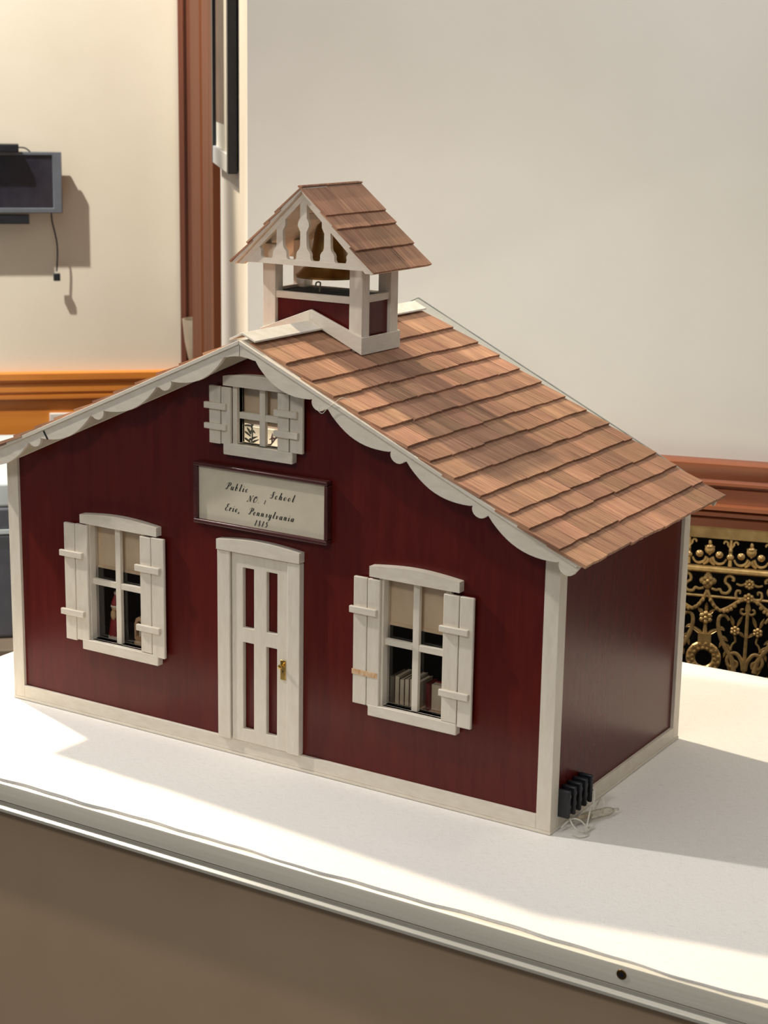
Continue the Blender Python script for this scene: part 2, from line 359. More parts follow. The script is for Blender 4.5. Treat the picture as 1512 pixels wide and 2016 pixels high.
# far wall frame: x along, y into wall (rot TF: local y=(-sin,cos) = away from camera)
s_corner = (Vector(RO)+Vector((math.cos(TR), math.sin(TR), 0))*RL-FO).dot(Vector((math.cos(TF), math.sin(TF), 0)))
FS = FO.dot(Vector((math.cos(TF), math.sin(TF), 0)))      # measured s -> local x = s - FS
def fx(s): return s-FS
struct('wall_left', MB().box(-2.6, s_corner+0.15, 0, 0.12, FLOOR, TOP), 'wall_far', 'cream plaster wall carrying the small display screen', 'wall', FO, TF)
far_prof = [(0.0800, 0), (0.0800, 0.014), (0.0785, 0.018), (0.0680, 0.018), (0.0655, 0.010), (0.0625, 0.010), (0.0610, 0.014), (0.0480, 0.014), (0.0465, 0.009), (0.0440, 0.009), (0.0425, 0.013), (0.0360, 0.013), (0.0350, 0.008), (0.0350, 0)]
struct('trim_3', profile_rail(-2.6, s_corner, far_prof), 'wood_far', 'orange pine chair rail along the cream wall', 'chair rail', FO, TF)
struct('wall_wainscot', MB().box(-2.6, s_corner, -0.006, 0.0, FLOOR, 0.036), 'wood_far', 'orange pine wainscot below the cream wall', 'wainscot', FO, TF)
struct('trim_4', MB().prism([(fx(0.066), 0), (fx(0.066), -0.006), (fx(0.074), -0.008), (fx(0.0755), -0.003), (fx(0.079), -0.003), (fx(0.0805), -0.007), (fx(0.0895), -0.007), (fx(0.0905), -0.002), (s_corner, -0.002), (s_corner, 0)], 0.079, TOP, 'xy'),
       'wood_dark', 'narrow dark brown corner trim between cream wall and casing', 'trim', FO, TF)

# ------------------------------------------------------------------ radiator grille in the near wall
G = thing('radiator_grille', 'ornate pierced brass grille with flowers and scrolls set in the wall', 'grille', (0, 0, 0), NB, TN)
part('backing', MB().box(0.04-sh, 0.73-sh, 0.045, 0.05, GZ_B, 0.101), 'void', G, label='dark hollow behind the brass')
part('top_band', MB().box(0.04-sh, 0.73-sh, -0.003, 0.004, 0.0865, 0.1008), 'grille_band', G, 0.001)
part('rail', MB().box(0.04-sh, 0.73-sh, -0.006, 0.004, 0.0495, 0.0560), 'grille', G, 0.002)
part('rail', MB().box(0.04-sh, 0.73-sh, -0.001, 0.004, 0.0205, 0.0232), 'grille', G, 0.001)
part('bottom_band', MB().box(0.04-sh, 0.73-sh, -0.003, 0.004, -0.30, -0.278), 'grille_band', G, 0.001)
AX = (0, 1, 0)
def V(pts, y=0.0): return [(x*1e-3, y, z*1e-3) for x, z in pts]
def spiral(cx, cz, r, a0, turns, n=18, mir=1):
    return [(cx+mir*r*(1-0.75*i/n)*math.cos(a0+turns*2*PI*i/n), cz+r*(1-0.75*i/n)*math.sin(a0+turns*2*PI*i/n)) for i in range(n+1)]
def rosette(cx, cz, R, npet, bead=True):
    mb = MB()
    for i in range(npet):
        a = PI/2+2*PI*i/npet
        mb.ball(((cx+R*0.6*math.cos(a))*1e-3, -0.001, (cz+R*0.6*math.sin(a))*1e-3), R*0.40e-3, 0.0018, R*0.40e-3, 8)
    mb.ball((cx*1e-3, -0.002, cz*1e-3), R*0.32e-3, 0.0022, R*0.32e-3, 8)
    if bead:
        for i in range(npet):
            a = PI/2+2*PI*i/npet; mb.ball(((cx+R*0.62*math.cos(a))*1e-3, -0.0028, (cz+R*0.62*math.sin(a))*1e-3), R*0.14e-3, 0.0012, R*0.14e-3, 6)
    return mb
def leaf(x0, z0, x1, z1, wd, n=7):
    mb = MB(); d = Vector((x1-x0, z1-z0)); L = d.length; d.normalize(); nn = Vector((-d.y, d.x)); v = []; f = []
    for i in range(n+1):
        t = i/n; wv = wd*math.sin(PI*min(1, t*0.92+0.08))**0.8*(1-0.25*t); c = Vector((x0, z0))+d*L*t
        for k, (o_, y) in enumerate(((-1, 0.0015), (-0.45, -0.0012), (0, -0.0002), (0.45, -0.0012), (1, 0.0015))):
            q = c+nn*wv*o_; v.append((q.x*1e-3, y, q.y*1e-3))
    for i in range(n):
        for k in range(4): f.append((i*5+k, i*5+k+1, i*5+k+6, i*5+k+5))
    # closing back
    k0 = len(v); 
    for i in range(n+1):
        v.append((v[i*5][0], 0.003, v[i*5][2])); v.append((v[i*5+4][0], 0.003, v[i*5+4][2]))
    for i in range(n):
        a = k0+2*i; f += [(a, a+1, a+3, a+2), (i*5, i*5+5, a+2, a), (i*5+4, i*5+9, a+3, a+1)]
    return mb.add(v, f)
def tubez(pts, r, k=6, flat=0.8, n=8, y=0.0, closed=False):
    q = crom([(x, z, 0) for x, z in pts], k, closed); m = len(q)
    rr = r if not isinstance(r, tuple) else [r[0]+(r[1]-r[0])*i/(m-1) for i in range(m)]
    rr = [x*1e-3 for x in rr] if isinstance(rr, list) else rr*1e-3
    return MB().tube([(p.x*1e-3, y, p.y*1e-3) for p in q], rr, n, closed, flat, AX)
def mirror(mb):
    m = MB(); m.v = [(-x, y, z) for x, y, z in mb.v]; m.f = [tuple(reversed(f)) for f in mb.f]; return m
PIECES = {}
def piece(name, mb, key):
    me = mb.mesh(name); me.materials.append(M['grille']); PIECES.setdefault(key, []).append((name, me))
def both(name, mb, key):
    piece(name, mb, key); piece(name, mirror(mb), key)
# frieze unit (every 44 mm), centred on axis; z in mm
fr = MB().ball((0, -0.001, 0.0745), 0.0055, 0.0025, 0.0058, 10)
fr.ball((0, -0.002, 0.0775), 0.0038, 0.0022, 0.0022, 8).ball((0, -0.001, 0.0820), 0.0022, 0.002, 0.003, 8)
for i in range(5): fr.add(*(lambda m: (m.v, m.f))(tubez([(0, 68), ((i-2)*1.6, 73), ((i-2)*2.4, 78)], 0.8, 4)))
piece('shell_ornament', fr, 'F')
sc = MB().ball((0.0105, -0.0012, 0.0690), 0.0042, 0.0022, 0.0040, 10); sc.ball((0.0108, -0.003, 0.0694), 0.0020, 0.0016, 0.002, 8)
both('scroll_boss', sc, 'F')
both('crescent', tubez([(3, 66), (5.5, 61), (10, 58.6), (15, 60), (18, 64.5)], (1.9, 1.2), 5), 'F')
both('foot_curl', tubez([(0, 64), (2.5, 60), (6, 57.2)], (2.6, 1.2), 5), 'F')
pd = tubez([(22, 86), (22, 76), (22, 68), (22, 57)], (1.6, 2.4), 4); pd.ball((0.022, -0.001, 0.067), 0.004, 0.002, 0.0036, 8); pd.ball((0.022, -0.001, 0.0745), 0.0024, 0.002, 0.003, 8)
piece('pendant', pd, 'F')
for sgn in (-1, 1):
    piece('hook', tubez([(22, 76)]+[(22+sgn*3, 80)]+spiral(22+sgn*6, 82, 3.2, PI*1.2 if sgn > 0 else -PI*0.2, 0.7 if sgn < 0 else -0.7, 10), 1.3, 2), 'F')
# motif A (every 88 mm)
dm = MB()
for a in range(4):
    t = a*PI/2; dm.ball((0.0052*math.cos(t), -0.001, 0.0395+0.0052*math.sin(t)), 0.0042, 0.002, 0.0042, 8)
    t += PI/4; dm.ball((0.004*math.cos(t), -0.0018, 0.0395+0.004*math.sin(t)), 0.003, 0.0022, 0.003, 8)
dm.ball((0, -0.003, 0.0395), 0.0024, 0.002, 0.0024, 8); dm.ball((0, -0.001, 0.0480), 0.0024, 0.002, 0.003, 8)
piece('diamond_rosette', dm, 'A')
both('scroll', tubez([(4, 31), (9, 29.5), (13, 30.5), (15.5, 27), (21, 27), (24, 31.5), (22, 36), (18.5, 39), (19, 44), (23, 46.5), (27, 44), (26.5, 41)], (1.5, 2.1), 6), 'A')
sw = tubez([(0, 29), (3, 21), (8, 12), (14, 7.2), (20, 9), (27, 13.5), (34, 19), (42, 22)], 2.0, 5)
for i in range(9):
    t = i/8; x = 4+30*t; z = 20-13*math.sin(PI*(0.15+0.75*t)) if False else (18-34*t*(1-t)*1.35+1*t)
    sw.ball((x*1e-3, -0.002, z*1e-3), 0.0022, 0.0018, 0.0022, 7)
both('swag', sw, 'A')
piece('flower', rosette(0, -2, 7.6, 6), 'A')
piece('leaf', leaf(0, 3, 0, 14.5, 2.6), 'A'); both('leaf', leaf(3, 2, 9.5, 7.5, 2.4), 'A')
piece('stem', tubez([(0, -8), (0, -13), (0, -20)], (1.4, 2.4), 4), 'A')
both('leaf', leaf(1, -23, 16, -13, 2.9), 'A')
br_ = MB().box(-0.007, 0.007, -0.002, 0.003, -0.031, -0.020)
piece('bracket', br_, 'A')
wrh = tubez([(14*math.cos(2*PI*i/20), -48+14*math.sin(2*PI*i/20)) for i in range(20)], 5.0, 2, 0.5, 8, 0, True)
for i in range(30):
    a = 2*PI*i/30; rr_ = 14+(2.6 if i % 2 else -2.2)
    wrh.ball((rr_*math.cos(a)*1e-3, -0.0022, (-48+rr_*math.sin(a))*1e-3), 0.0019, 0.0018, 0.0019, 6)
piece('wreath', wrh, 'A')
ac = tubez([(25, -3), (20.5, 2), (15, 0), (13.5, -8), (16, -20), (22, -33), (30, -46), (33, -60)], (1.6, 3.0), 6, 0.7)
both('acanthus_stem', ac, 'A')
for (x0, z0, x1, z1) in ((15, -12, 21, -15), (17.5, -22, 25, -27), (22, -30, 30, -37), (19, -27, 16, -35), (24, -38, 21, -46), (28, -43, 36, -52)):
    both('leaf', leaf(x0, z0, x1, z1, 2.0), 'A')
both('scroll', tubez([(20, -64), (10, -72), (4, -84), (8, -96), (18, -98), (24, -90), (20, -82), (14, -84)], (1.6, 2.6), 6), 'A')
piece('flower', rosette(0, -76, 8, 6), 'A')
# motif B (offset 44 mm)
piece('rosette', rosette(0, 39, 6.0, 8), 'B')
both('bar', tubez([(4, 39), (9, 37), (14, 38.5)], (1.8, 1.2), 4), 'B')
piece('flower', rosette(0, 23.5, 6.0, 6), 'B')
both('hook', tubez([(4, 23), (9, 21), (13.5, 24), (13, 30), (9.5, 30.5), (9.5, 27.5)], (1.8, 1.2), 6), 'B')
piece('column', tubez([(0, 18), (0, -10), (0, -40), (0, -66), (0, -100)], 1.9, 3), 'B')
both('hook', tubez([(0, 17), (-1.5, 10), (3, 5), (7, 6.5), (7, 10), (4.5, 10.5)], (1.7, 1.2), 6), 'B')
both('flower', rosette(12, -14, 5.6, 6), 'B')
both('leaf', leaf(10, -9, 5, 3, 2.2), 'B'); both('leaf', leaf(14, -9, 18, 2, 2.2), 'B'); both('leaf', leaf(8, -16, 1.5, -21, 1.9), 'B')
both('tendril', tubez([(12, -20), (11, -26), (14, -30), (16, -37)], (1.2, 1.0), 5), 'B')
both('scroll', tubez([(1, -58), (3, -48), (9, -40), (16, -41), (19, -48), (16, -55), (9, -55), (8, -50), (11.5, -48)], (2.4, 1.6), 6), 'B')
both('leaf', leaf(18, -54, 13, -64, 2.0), 'B')
both('scroll', tubez([(0, -100), (8, -110), (18, -106), (20, -96), (13, -92), (9, -97)], (2.4, 1.6), 6), 'B')
S_A = 0.3215-sh
for k in range(-4, 5):
    for key, off in (('A', 0.0), ('B', 0.044), ('F', 0.0), ('F', 0.044)):
        cx_ = S_A+0.088*k+off
        if cx_ < 0.08-sh or cx_ > 0.69-sh: continue
        if key in 'AB' and not (-1 <= k <= 2): continue
        for nm, me in PIECES[key]:
            o = bpy.data.objects.new(nm, me); COL.objects.link(o); o.parent = G; o.location = (cx_, 0, 0)

# ------------------------------------------------------------------ picture on the return wall
pf = thing('picture_frame', 'black picture frame hung edge-on on the return wall', 'picture', (0.26, 0, 0.445), Vector(RO)+Vector((math.cos(TR)*0.26, math.sin(TR)*0.26, 0.445)), TR)
def frame_bars(x0, x1, z0, z1, wd, y0, y1):
    return [MB().box(x0, x0+wd, y0, y1, z0, z1), MB().box(x1-wd, x1, y0, y1, z0, z1), MB().box(x0+wd, x1-wd, y0, y1, z1-wd, z1)]
for b_ in frame_bars(0.12, 0.41, 0.447, 0.98, 0.022, 0.0015, 0.0125): part('frame_bar', b_, 'black', pf, 0.0008)
part('lower_rail', MB().box(0.142, 0.388, 0.0015, 0.0125, 0.447, 0.469), 'rail_highlight', pf, 0.0008, label='lower rail with its highlight painted pale grey')
part('painted_wall_reflection', MB().box(0.142, 0.388, 0.003, 0.008, 0.469, 0.958), 'mat', pf)  # cream board painted as the wall's reflection in the glass
part('print', MB().box(0.25, 0.385, 0.008, 0.0085, 0.50, 0.95), 'print', pf)  # brown strip painted as the casing's reflection in the glass
# ------------------------------------------------------------------ wall display, box, cable
td = -0.036
tv = thing('wall_display', 'small grey-framed display screen mounted on the cream wall', 'screen', (fx(-0.22), 0, 0.33), FO+Vector((math.cos(TF)*fx(-0.22), math.sin(TF)*fx(-0.22), 0.33)), TF)
x1_, x0_, z0_, z1_ = fx(-0.1222), fx(-0.335), 0.3395, 0.4350
part('bezel', MB().prism([(x0_, z0_), (x1_, z0_), (x1_, z1_), (x0_, z1_)], td, td+0.010, 'xz', [[(x0_+0.013, z0_+0.008), (x1_-0.0145, z0_+0.008), (x1_-0.0145, z1_-0.005), (x0_+0.013, z1_-0.005)]]), 'bezel', tv, 0.0012)
part('screen', MB().box(x0_+0.012, x1_-0.0135, td+0.003, td+0.006, z0_+0.007, z1_-0.004), 'screen', tv)
part('back_shell', MB().box(x0_+0.004, x1_-0.002, td+0.010, -0.014, z0_+0.003, z1_-0.004), 'black', tv, 0.002)
part('wall_bracket', MB().box(fx(-0.255), fx(-0.205), -0.014, 0.0, 0.36, 0.41), 'black', tv, 0.001)
part('lower_module', MB().box(fx(-0.30), fx(-0.1748), -0.034, -0.012, 0.322, 0.336), 'black', tv, 0.001)
solo('speaker_box', MB().box(fx(-0.32), fx(-0.1880), -0.056, -0.022, 0.4352, 0.4472), 'black', 'flat black box resting on top of the small display screen', 'box', (fx(-0.25), -0.04, 0.4352), FO+Vector((math.cos(TF)*fx(-0.25)+math.sin(TF)*0.04, math.sin(TF)*fx(-0.25)-math.cos(TF)*0.04, 0.4352)), TF, bevel=0.0015)
part_cable = MB().tube(crom([(fx(-0.189), -0.036, 0.4418), (fx(-0.178), -0.036, 0.4408), (fx(-0.170), -0.032, 0.4345)], 8), 0.0011, 8)
part('top_cable', part_cable, 'black', tv)
cb = thing('dangling_cable', 'thin black cable with a plug hanging below the display', 'cable', (fx(-0.138), -0.03, 0.228), FO+Vector((math.cos(TF)*fx(-0.138)+math.sin(TF)*0.03, math.sin(TF)*fx(-0.138)-math.cos(TF)*0.03, 0.228)), TF)
part('cord', MB().tube(crom([(fx(-0.1402), -0.018, 0.342), (fx(-0.1390), -0.018, 0.325), (fx(-0.1355), -0.018, 0.308), (fx(-0.1325), -0.018, 0.290), (fx(-0.1322), -0.018, 0.272), (fx(-0.1340), -0.018, 0.245)], 8), 0.0013, 8), 'black', cb)
part('plug', MB().box(fx(-0.1395), fx(-0.1285), -0.022, -0.014, 0.230, 0.242), 'black', cb, 0.001)
solo('wall_plate', MB().box(fx(-0.152), fx(-0.112), -0.012, -0.006, -0.02, 0.0115), 'paper', 'white plate on the orange wainscot just above the roof edge', 'outlet', (fx(-0.13), -0.006, -0.02), FO+Vector((math.cos(TF)*fx(-0.13)+math.sin(TF)*0.006, math.sin(TF)*fx(-0.13)-math.cos(TF)*0.006, -0.02)), TF, bevel=0.0015)
# wall sconce on return wall beyond the casing
sc_c = Vector(RO)+Vector((math.cos(TR), math.sin(TR), 0))*0.945
scn = thing('wall_sconce', 'beige tapered wall shade beside the brown casing', 'lamp', (0.945, 0, 0.08), sc_c+Vector((0, 0, 0.08)), TR)
part('shade', MB().lathe([(0.002, 0.078), (0.012, 0.086), (0.019, 0.105), (0.024, 0.130), (0.028, 0.168), (0.0255, 0.168), (0.0215, 0.130), (0.016, 0.107), (0.002, 0.092)], (0.945, 0.0005, 0), 24, 'z', 0, PI), 'sconce', scn)
part('back_plate', MB().box(0.920, 0.970, 0, 0.003, 0.08, 0.166), 'sconce', scn)

# ------------------------------------------------------------------ grey machine on a cabinet by the far wall
gm = thing('office_machine', 'grey plastic office machine with pale lid left of the schoolhouse', 'printer', (fx(-0.40), -0.30, -0.228), FO+Vector((math.cos(TF)*fx(-0.40)+math.sin(TF)*0.30, math.sin(TF)*fx(-0.40)-math.cos(TF)*0.30, -0.228)), TF)
part('body', MB().box(fx(-0.62), fx(-0.19), -0.47, -0.12, -0.228, -0.073), 'grey', gm, 0.006)
part('seam', MB().box(fx(-0.621), fx(-0.189), -0.472, -0.118, -0.0735, -0.0675), 'pale_grey', gm, label='pale seam line')
part('upper_body', MB().box(fx(-0.62), fx(-0.19), -0.47, -0.12, -0.0675, -0.036), 'grey', gm, 0.004)
part('lid', MB().box(fx(-0.615), fx(-0.195), -0.468, -0.12, -0.036, -0.001), 'pale_grey', gm, 0.004, label='pale grey lid')
cbn = thing('cabinet', 'beige-brown cabinet carrying the grey office machine', 'cabinet', (fx(-0.40), -0.30, FLOOR), FO+Vector((math.cos(TF)*fx(-0.40)+math.sin(TF)*0.30, math.sin(TF)*fx(-0.40)-math.cos(TF)*0.30, FLOOR)), TF)
part('body', MB().box(fx(-0.68), fx(-0.13), -0.50, -0.03, FLOOR, -0.246), 'cab', cbn, 0.003)
part('top', MB().box(fx(-0.69), fx(-0.12), -0.52, -0.025, -0.246, -0.228), 'cab', cbn, 0.003)
for a_, b_ in ((-0.675, -0.41), (-0.40, -0.135)):
    d_ = part('door', MB().box(fx(a_), fx(b_), -0.512, -0.50, FLOOR+0.06, -0.258), 'cab', cbn, 0.002)
    part('handle', MB().box(fx(-0.405)+(0.02 if b_ > -0.2 else -0.035), fx(-0.405)+(0.03 if b_ > -0.2 else -0.025), -0.522, -0.512, -0.60, -0.50), 'steel', d_, 0.001)

# ================================================================== DISPLAY CASE
X0, X1, YF, YB = -0.372, 0.80, -0.1525, 0.452
dc = thing('display_case', 'taupe display pedestal with a satin metal rim', 'display case', (0.2, 0.15, FLOOR))
part('panel', MB().box(X0+0.012, X1-0.012, YF+0.010, YF+0.022, FLOOR, -0.0255), 'taupe', dc, label='taupe front panel')
part('panel', MB().box(X0+0.012, X1-0.012, YB-0.022, YB-0.010, FLOOR, -0.0255), 'taupe', dc)
part('panel', MB().box(X0+0.006, X0+0.018, YF+0.010, YB-0.010, FLOOR, -0.0255), 'taupe', dc)
part('panel', MB().box(X1-0.018, X1-0.006, YF+0.010, YB-0.010, FLOOR, -0.0255), 'taupe', dc)
part('deck_board', MB().box(X0+0.006, X1-0.006, YF+0.006, YB-0.006, -0.024, -0.002), 'taupe', dc)
fp = [(YF+0.007, -0.0020), (YF+0.003, -0.0018), (YF+0.0008, -0.0020), (YF-0.0008, -0.0030), (YF-0.0012, -0.0046), (YF-0.0012, -0.0176), (YF+0.0005, -0.0184), (YF+0.007, -0.0184)]
part('front_rail', MB().prism(fp, X0, X1, 'yz'), 'alu', dc, label='satin metal front rail')
part('front_lip', MB().prism([(YF+0.012, -0.0188), (YF-0.0005, -0.0188), (YF-0.0005, -0.0222), (YF-0.0030, -0.0240), (YF-0.0030, -0.0266), (YF+0.012, -0.0266)], X0, X1, 'yz'), 'alu_lip', dc, 0.0003, label='white lip under the metal rail')
part('end_rail', MB().box(X0-0.001, X0+0.006, YF, YB, -0.026, -0.0020), 'alu', dc, 0.001); part('end_rail', MB().box(X1-0.006, X1+0.001, YF, YB, -0.026, -0.0020), 'alu', dc, 0.001)
part('back_rail', MB().box(X0, X1, YB-0.006, YB+0.001, -0.026, -0.0025), 'alu', dc, 0.001)
for sx in (-0.02, 0.4056, 0.78):
    if sx == -0.02: continue
    s_ = part('hex_screw', MB().lathe([(0.0014, 0.0010), (0.0014, -0.0002), (0.0034, -0.0002), (0.0040, 0.0006), (0.0040, 0.0012)], (sx, YF-0.0014, -0.0093), 20, 'y'), 'bell', dc, label='dark hex socket screw')
    part('socket', MB().prism([(sx+0.0021*math.cos(PI/6+k*PI/3), -0.0093+0.0021*math.sin(PI/6+k*PI/3)) for k in range(6)], YF-0.0017, YF-0.0013, 'xz'), 'black', s_)
# linen cloth with wavy front edge
def cloth():
    nx, ny = 300, 150; mb = MB(); v = []; f = []
    def wav(x): return 0.0011*math.sin(x*23+0.6)+0.0007*math.sin(x*61+2.0)+0.0004*math.sin(x*140)
    for i in range(nx+1):
        x = X0+0.003+(X1-X0-0.006)*i/nx
        for j in range(ny+1):
            t = j/ny; y0 = -0.1500+wav(x); y1 = 0.4495+0.0006*math.sin(x*31); y = y0+(y1-y0)*t
            e0 = max(0, 1-(y-y0)/0.010)
            z = -0.0002+0.00020*math.sin(x*37+y*21)*math.sin(y*33)
            z += 0.0011*e0*(0.6+0.6*math.sin(x*29+1.3)*math.sin(x*11))
            if y > 0.27: z += 0.0012*math.sin((y-0.27)/0.18*PI)*(0.5+0.5*math.sin(y*95+math.sin(x*13)*1.2))
            if -0.29 < x < 0.29 and -0.02 < y < 0.265: z = min(z, -0.0004)
            v.append((x, y, z))
    W_ = ny+1
    for i in range(nx):
        for j in range(ny): f.append((i*W_+j, (i+1)*W_+j, (i+1)*W_+j+1, i*W_+j+1))
    k = len(v)
    edge = [i*W_ for i in range(nx+1)]+[nx*W_+j for j in range(1, ny+1)]+[i*W_+ny for i in range(nx-1, -1, -1)]+[j for j in range(ny-1, 0, -1)]
    for e in edge: v.append((v[e][0], v[e][1], -0.0016))
    n_ = len(edge)
    for q in range(n_): f.append((edge[q], edge[(q+1) % n_], k+(q+1) % n_, k+q))
    f.append(tuple(k+q for q in range(n_)))
    return mb.add(v, f)
cl = solo('display_cloth', cloth(), 'cloth', 'white woven cloth covering the top of the display case', 'cloth', (0.2, 0.15, -0.0016))

# ================================================================== MODEL SCHOOLHOUSE
HW, D = 0.275, 0.249
ZR, MS = 0.3612, 0.44644
LS = math.sqrt(1+MS*MS); TH = math.atan(MS)
YRF, YRB = -0.0234, 0.243
H = thing('model_schoolhouse', 'dark red model schoolhouse with white trim, shingled roof and bell cupola', 'model house', (0, 0.125, 0))
def roof_z(x, d=0.0): return ZR-MS*abs(x)-d*LS
ZW = lambda x: roof_z(x, 0.0055)
def win_hole(x0, x1, z0, z1): return [(x0, z0), (x1, z0), (x1, z1), (x0, z1)]
WX = 0.151
# walls
fwall = [(-HW+0.003, 0.0), (HW-0.003, 0.0), (HW-0.003, ZW(HW)), (0, ZW(0)), (-HW+0.003, ZW(HW))]
holes = [win_hole(-WX-0.0285, -WX+0.0285, 0.0735, 0.1785), win_hole(WX-0.0285, WX+0.0285, 0.0735, 0.1785), win_hole(-0.0195, 0.0265, 0.2690, 0.3160)]
part('front_wall', MB().prism(fwall, 0.003, 0.009, 'xz', holes), 'red', H, label='glossy dark red front wall')
part('side_wall', MB().box(HW-0.009, HW-0.003, 0.009, D, 0.0, ZW(HW)), 'red', H); part('side_wall', MB().box(-HW+0.003, -HW+0.009, 0.009, D, 0.0, ZW(HW)), 'red', H)
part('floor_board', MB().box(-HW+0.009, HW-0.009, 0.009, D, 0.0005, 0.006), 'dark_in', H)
part('attic_floor', MB().box(-HW+0.009, HW-0.009, 0.009, D-0.002, 0.2235, 0.2265), 'attic_floor', H)
part('added_dark_panel', MB().box(-HW+0.009, HW-0.009, 0.130, 0.134, 0.006, 0.2235), 'dark_in', H)  # added panel, keeps light from the open back out of the lower room
bw = [(-HW+0.006, 0.0), (HW-0.006, 0.0), (HW-0.006, roof_z(HW)-0.001), (0, ZR+0.0045), (-HW+0.006, roof_z(HW)-0.001)]
bp_ = part('back_sheet', MB().prism(bw, D-0.0005, D+0.0015, 'xz'), 'acrylic', H, label='clear acrylic back sheet')
part('sheet_edge', MB().prism([(0, ZR+0.0046), (HW-0.006, roof_z(HW)-0.0009), (HW-0.006, roof_z(HW)-0.0014), (0, ZR+0.0041)], D-0.0005, D+0.0015, 'xz').prism([(0, ZR+0.0046), (-HW+0.006, roof_z(HW)-0.0009), (-HW+0.006, roof_z(HW)-0.0014), (0, ZR+0.0041)], D-0.0005, D+0.0015, 'xz'), 'acrylic_edge', bp_)
# corner posts
PW = 0.0125
for sx in (-1, 1):
    x0, x1 = sorted((sx*HW, sx*(HW-PW))); zt = ZW(HW-0.004)
    part('corner_post', MB().prism([(x0, 0.0), (x1, 0.0), (x1, PW), (x0, PW)], 0.0022, zt, 'xy'), 'white_v', H, 0.0004)
    part('corner_post', MB().prism([(x0, D-PW), (x1, D-PW), (x1, D-0.0005), (x0, D-0.0005)], 0.0022, zt, 'xy'), 'white_v', H, 0.0004)
    part('base_trim', MB().box(min(sx*HW, sx*(HW-0.003)), max(sx*HW, sx*(HW-0.003)), PW, D-PW, 0.0022, 0.0135), 'white', H, 0.0004)
part('base_trim', MB().box(-HW+PW, HW-PW, 0.0, 0.003, 0.0022, 0.0137), 'white', H, 0.0004)
part('base_plinth', MB().box(-HW-0.0005, HW+0.0005, -0.0006, D, 0.0, 0.0022), 'white', H, 0.0003)

# windows -------------------------------------------------------
def arched(x0, x1, z0, z1, rise, n=12):
    return [(x0, z0), (x1, z0)] + [(x1+(x0-x1)*i/n, z1+rise*math.sin(PI*i/n)) for i in range(n+1)]
def board(x0, x1, y0, y1, z0, z1): return MB().box(x0, x1, y0, y1, z0, z1)
def make_window(cx, hx0, hx1, zo0, zo1, zsill, zhead0, zhead1, ox, muntz, shut, bats, scar=None, blind_z=None, name='window'):
    # casing = jambs + header + sill as separate pieces under the window part (the jamb frame)
    o0, o1 = ox
    fr_ = MB().prism([(o0-0.0045, zo0-0.001), (o1+0.0045, zo0-0.001), (o1+0.0045, zo1+0.001), (o0-0.0045, zo1+0.001)], -0.0006, 0.010, 'xz', [win_hole(o0, o1, zo0, zo1)])
    wd = part(name, fr_, 'white_v', H, 0.0003)
    part('header', MB().prism(arched(hx0, hx1, zhead0, zhead1, 0.0032), -0.0042, 0.003, 'xz'), 'white', wd, 0.0008)
    part('sill', MB().box(hx0, hx1-0.0, -0.0042, 0.003, zsill, zo0), 'white', wd, 0.0008)
    mc = (o0+o1)/2; mw = 0.0028
    part('muntin', MB().box(mc-mw, mc+mw, 0.0022, 0.0062, zo0, zo1), 'white_v', wd, 0.0004)
    part('muntin', MB().box(o0, mc-mw, 0.0024, 0.0060, muntz-0.0027, muntz+0.0027), 'white', wd, 0.0004)
    part('muntin', MB().box(mc+mw, o1, 0.0024, 0.0060, muntz-0.0027, muntz+0.0027), 'white', wd, 0.0004)
    for (a, b) in ((o0, mc), (mc, o1)):
        for (c, d) in ((zo0, muntz), (muntz, zo1)):
            part('pane', MB().box(a+0.0002, b-0.0002, 0.0064, 0.0070, c+0.0002, d-0.0002), 'glass', wd)
    for (x0, x1, z0, z1) in shut:
        part('shutter_board', MB().box(x0, x1, -0.0040, -0.0008, z0, z1), 'white_v', wd, 0.0007)
    for (x0, x1, z0, z1) in bats:
        part('shutter_batten', MB().box(x0, x1, -0.0072, -0.0040, z0, z1), 'white', wd, 0.0006)
    if scar:
        x0, x1, z0, z1 = scar
        part('glue_scar', MB().box(x0, x1, -0.0044, -0.0038, z0, z1), 'scar', wd, label='bare orange wood scar of a missing batten')
    if blind_z:
        bl = part('roller_blind', MB().box(o0-0.003, o1+0.003, 0.0105, 0.0112, blind_z, zo1+0.004), 'blind', wd, label='tan cloth roller blind')
        part('blind_hem', MB().box(o0-0.003, o1+0.003, 0.0098, 0.0118, blind_z-0.0022, blind_z+0.0003), 'hem', wd)
    return wd
# right window
make_window(WX, 0.1113, 0.1926, 0.0735, 0.1788, 0.0640, 0.1794, 0.1878, (0.1228, 0.1792), 0.1263,
            [(0.0967, 0.1093, 0.0720, 0.1776), (0.1099, 0.1212, 0.0718, 0.1776), (0.1787, 0.1924, 0.0735, 0.1768), (0.1931, 0.2052, 0.0714, 0.1770)],
            [(0.0945, 0.1196, 0.1480, 0.1536), (0.1767, 0.2023, 0.1468, 0.1518), (0.1776, 0.2038, 0.0948, 0.1003)],
            (0.0961, 0.1198, 0.0965, 0.1008), 0.1405)
# left window
make_window(-WX, -0.1872, -0.1022, 0.0735, 0.1788, 0.0640, 0.1790, 0.1868, (-0.1792, -0.1215), 0.1263,
            [(-0.2062, -0.1940, 0.0704, 0.1770), (-0.1934, -0.1796, 0.0718, 0.1776), (-0.1207, -0.1089, 0.0738, 0.1772), (-0.1083, -0.0949, 0.0715, 0.1778)],
            [(-0.2094, -0.1838, 0.1470, 0.1525), (-0.2092, -0.1830, 0.0935, 0.0990), (-0.1244, -0.0978, 0.1466, 0.1524), (-0.1236, -0.0982, 0.0935, 0.0992)],
            None, 0.1395)
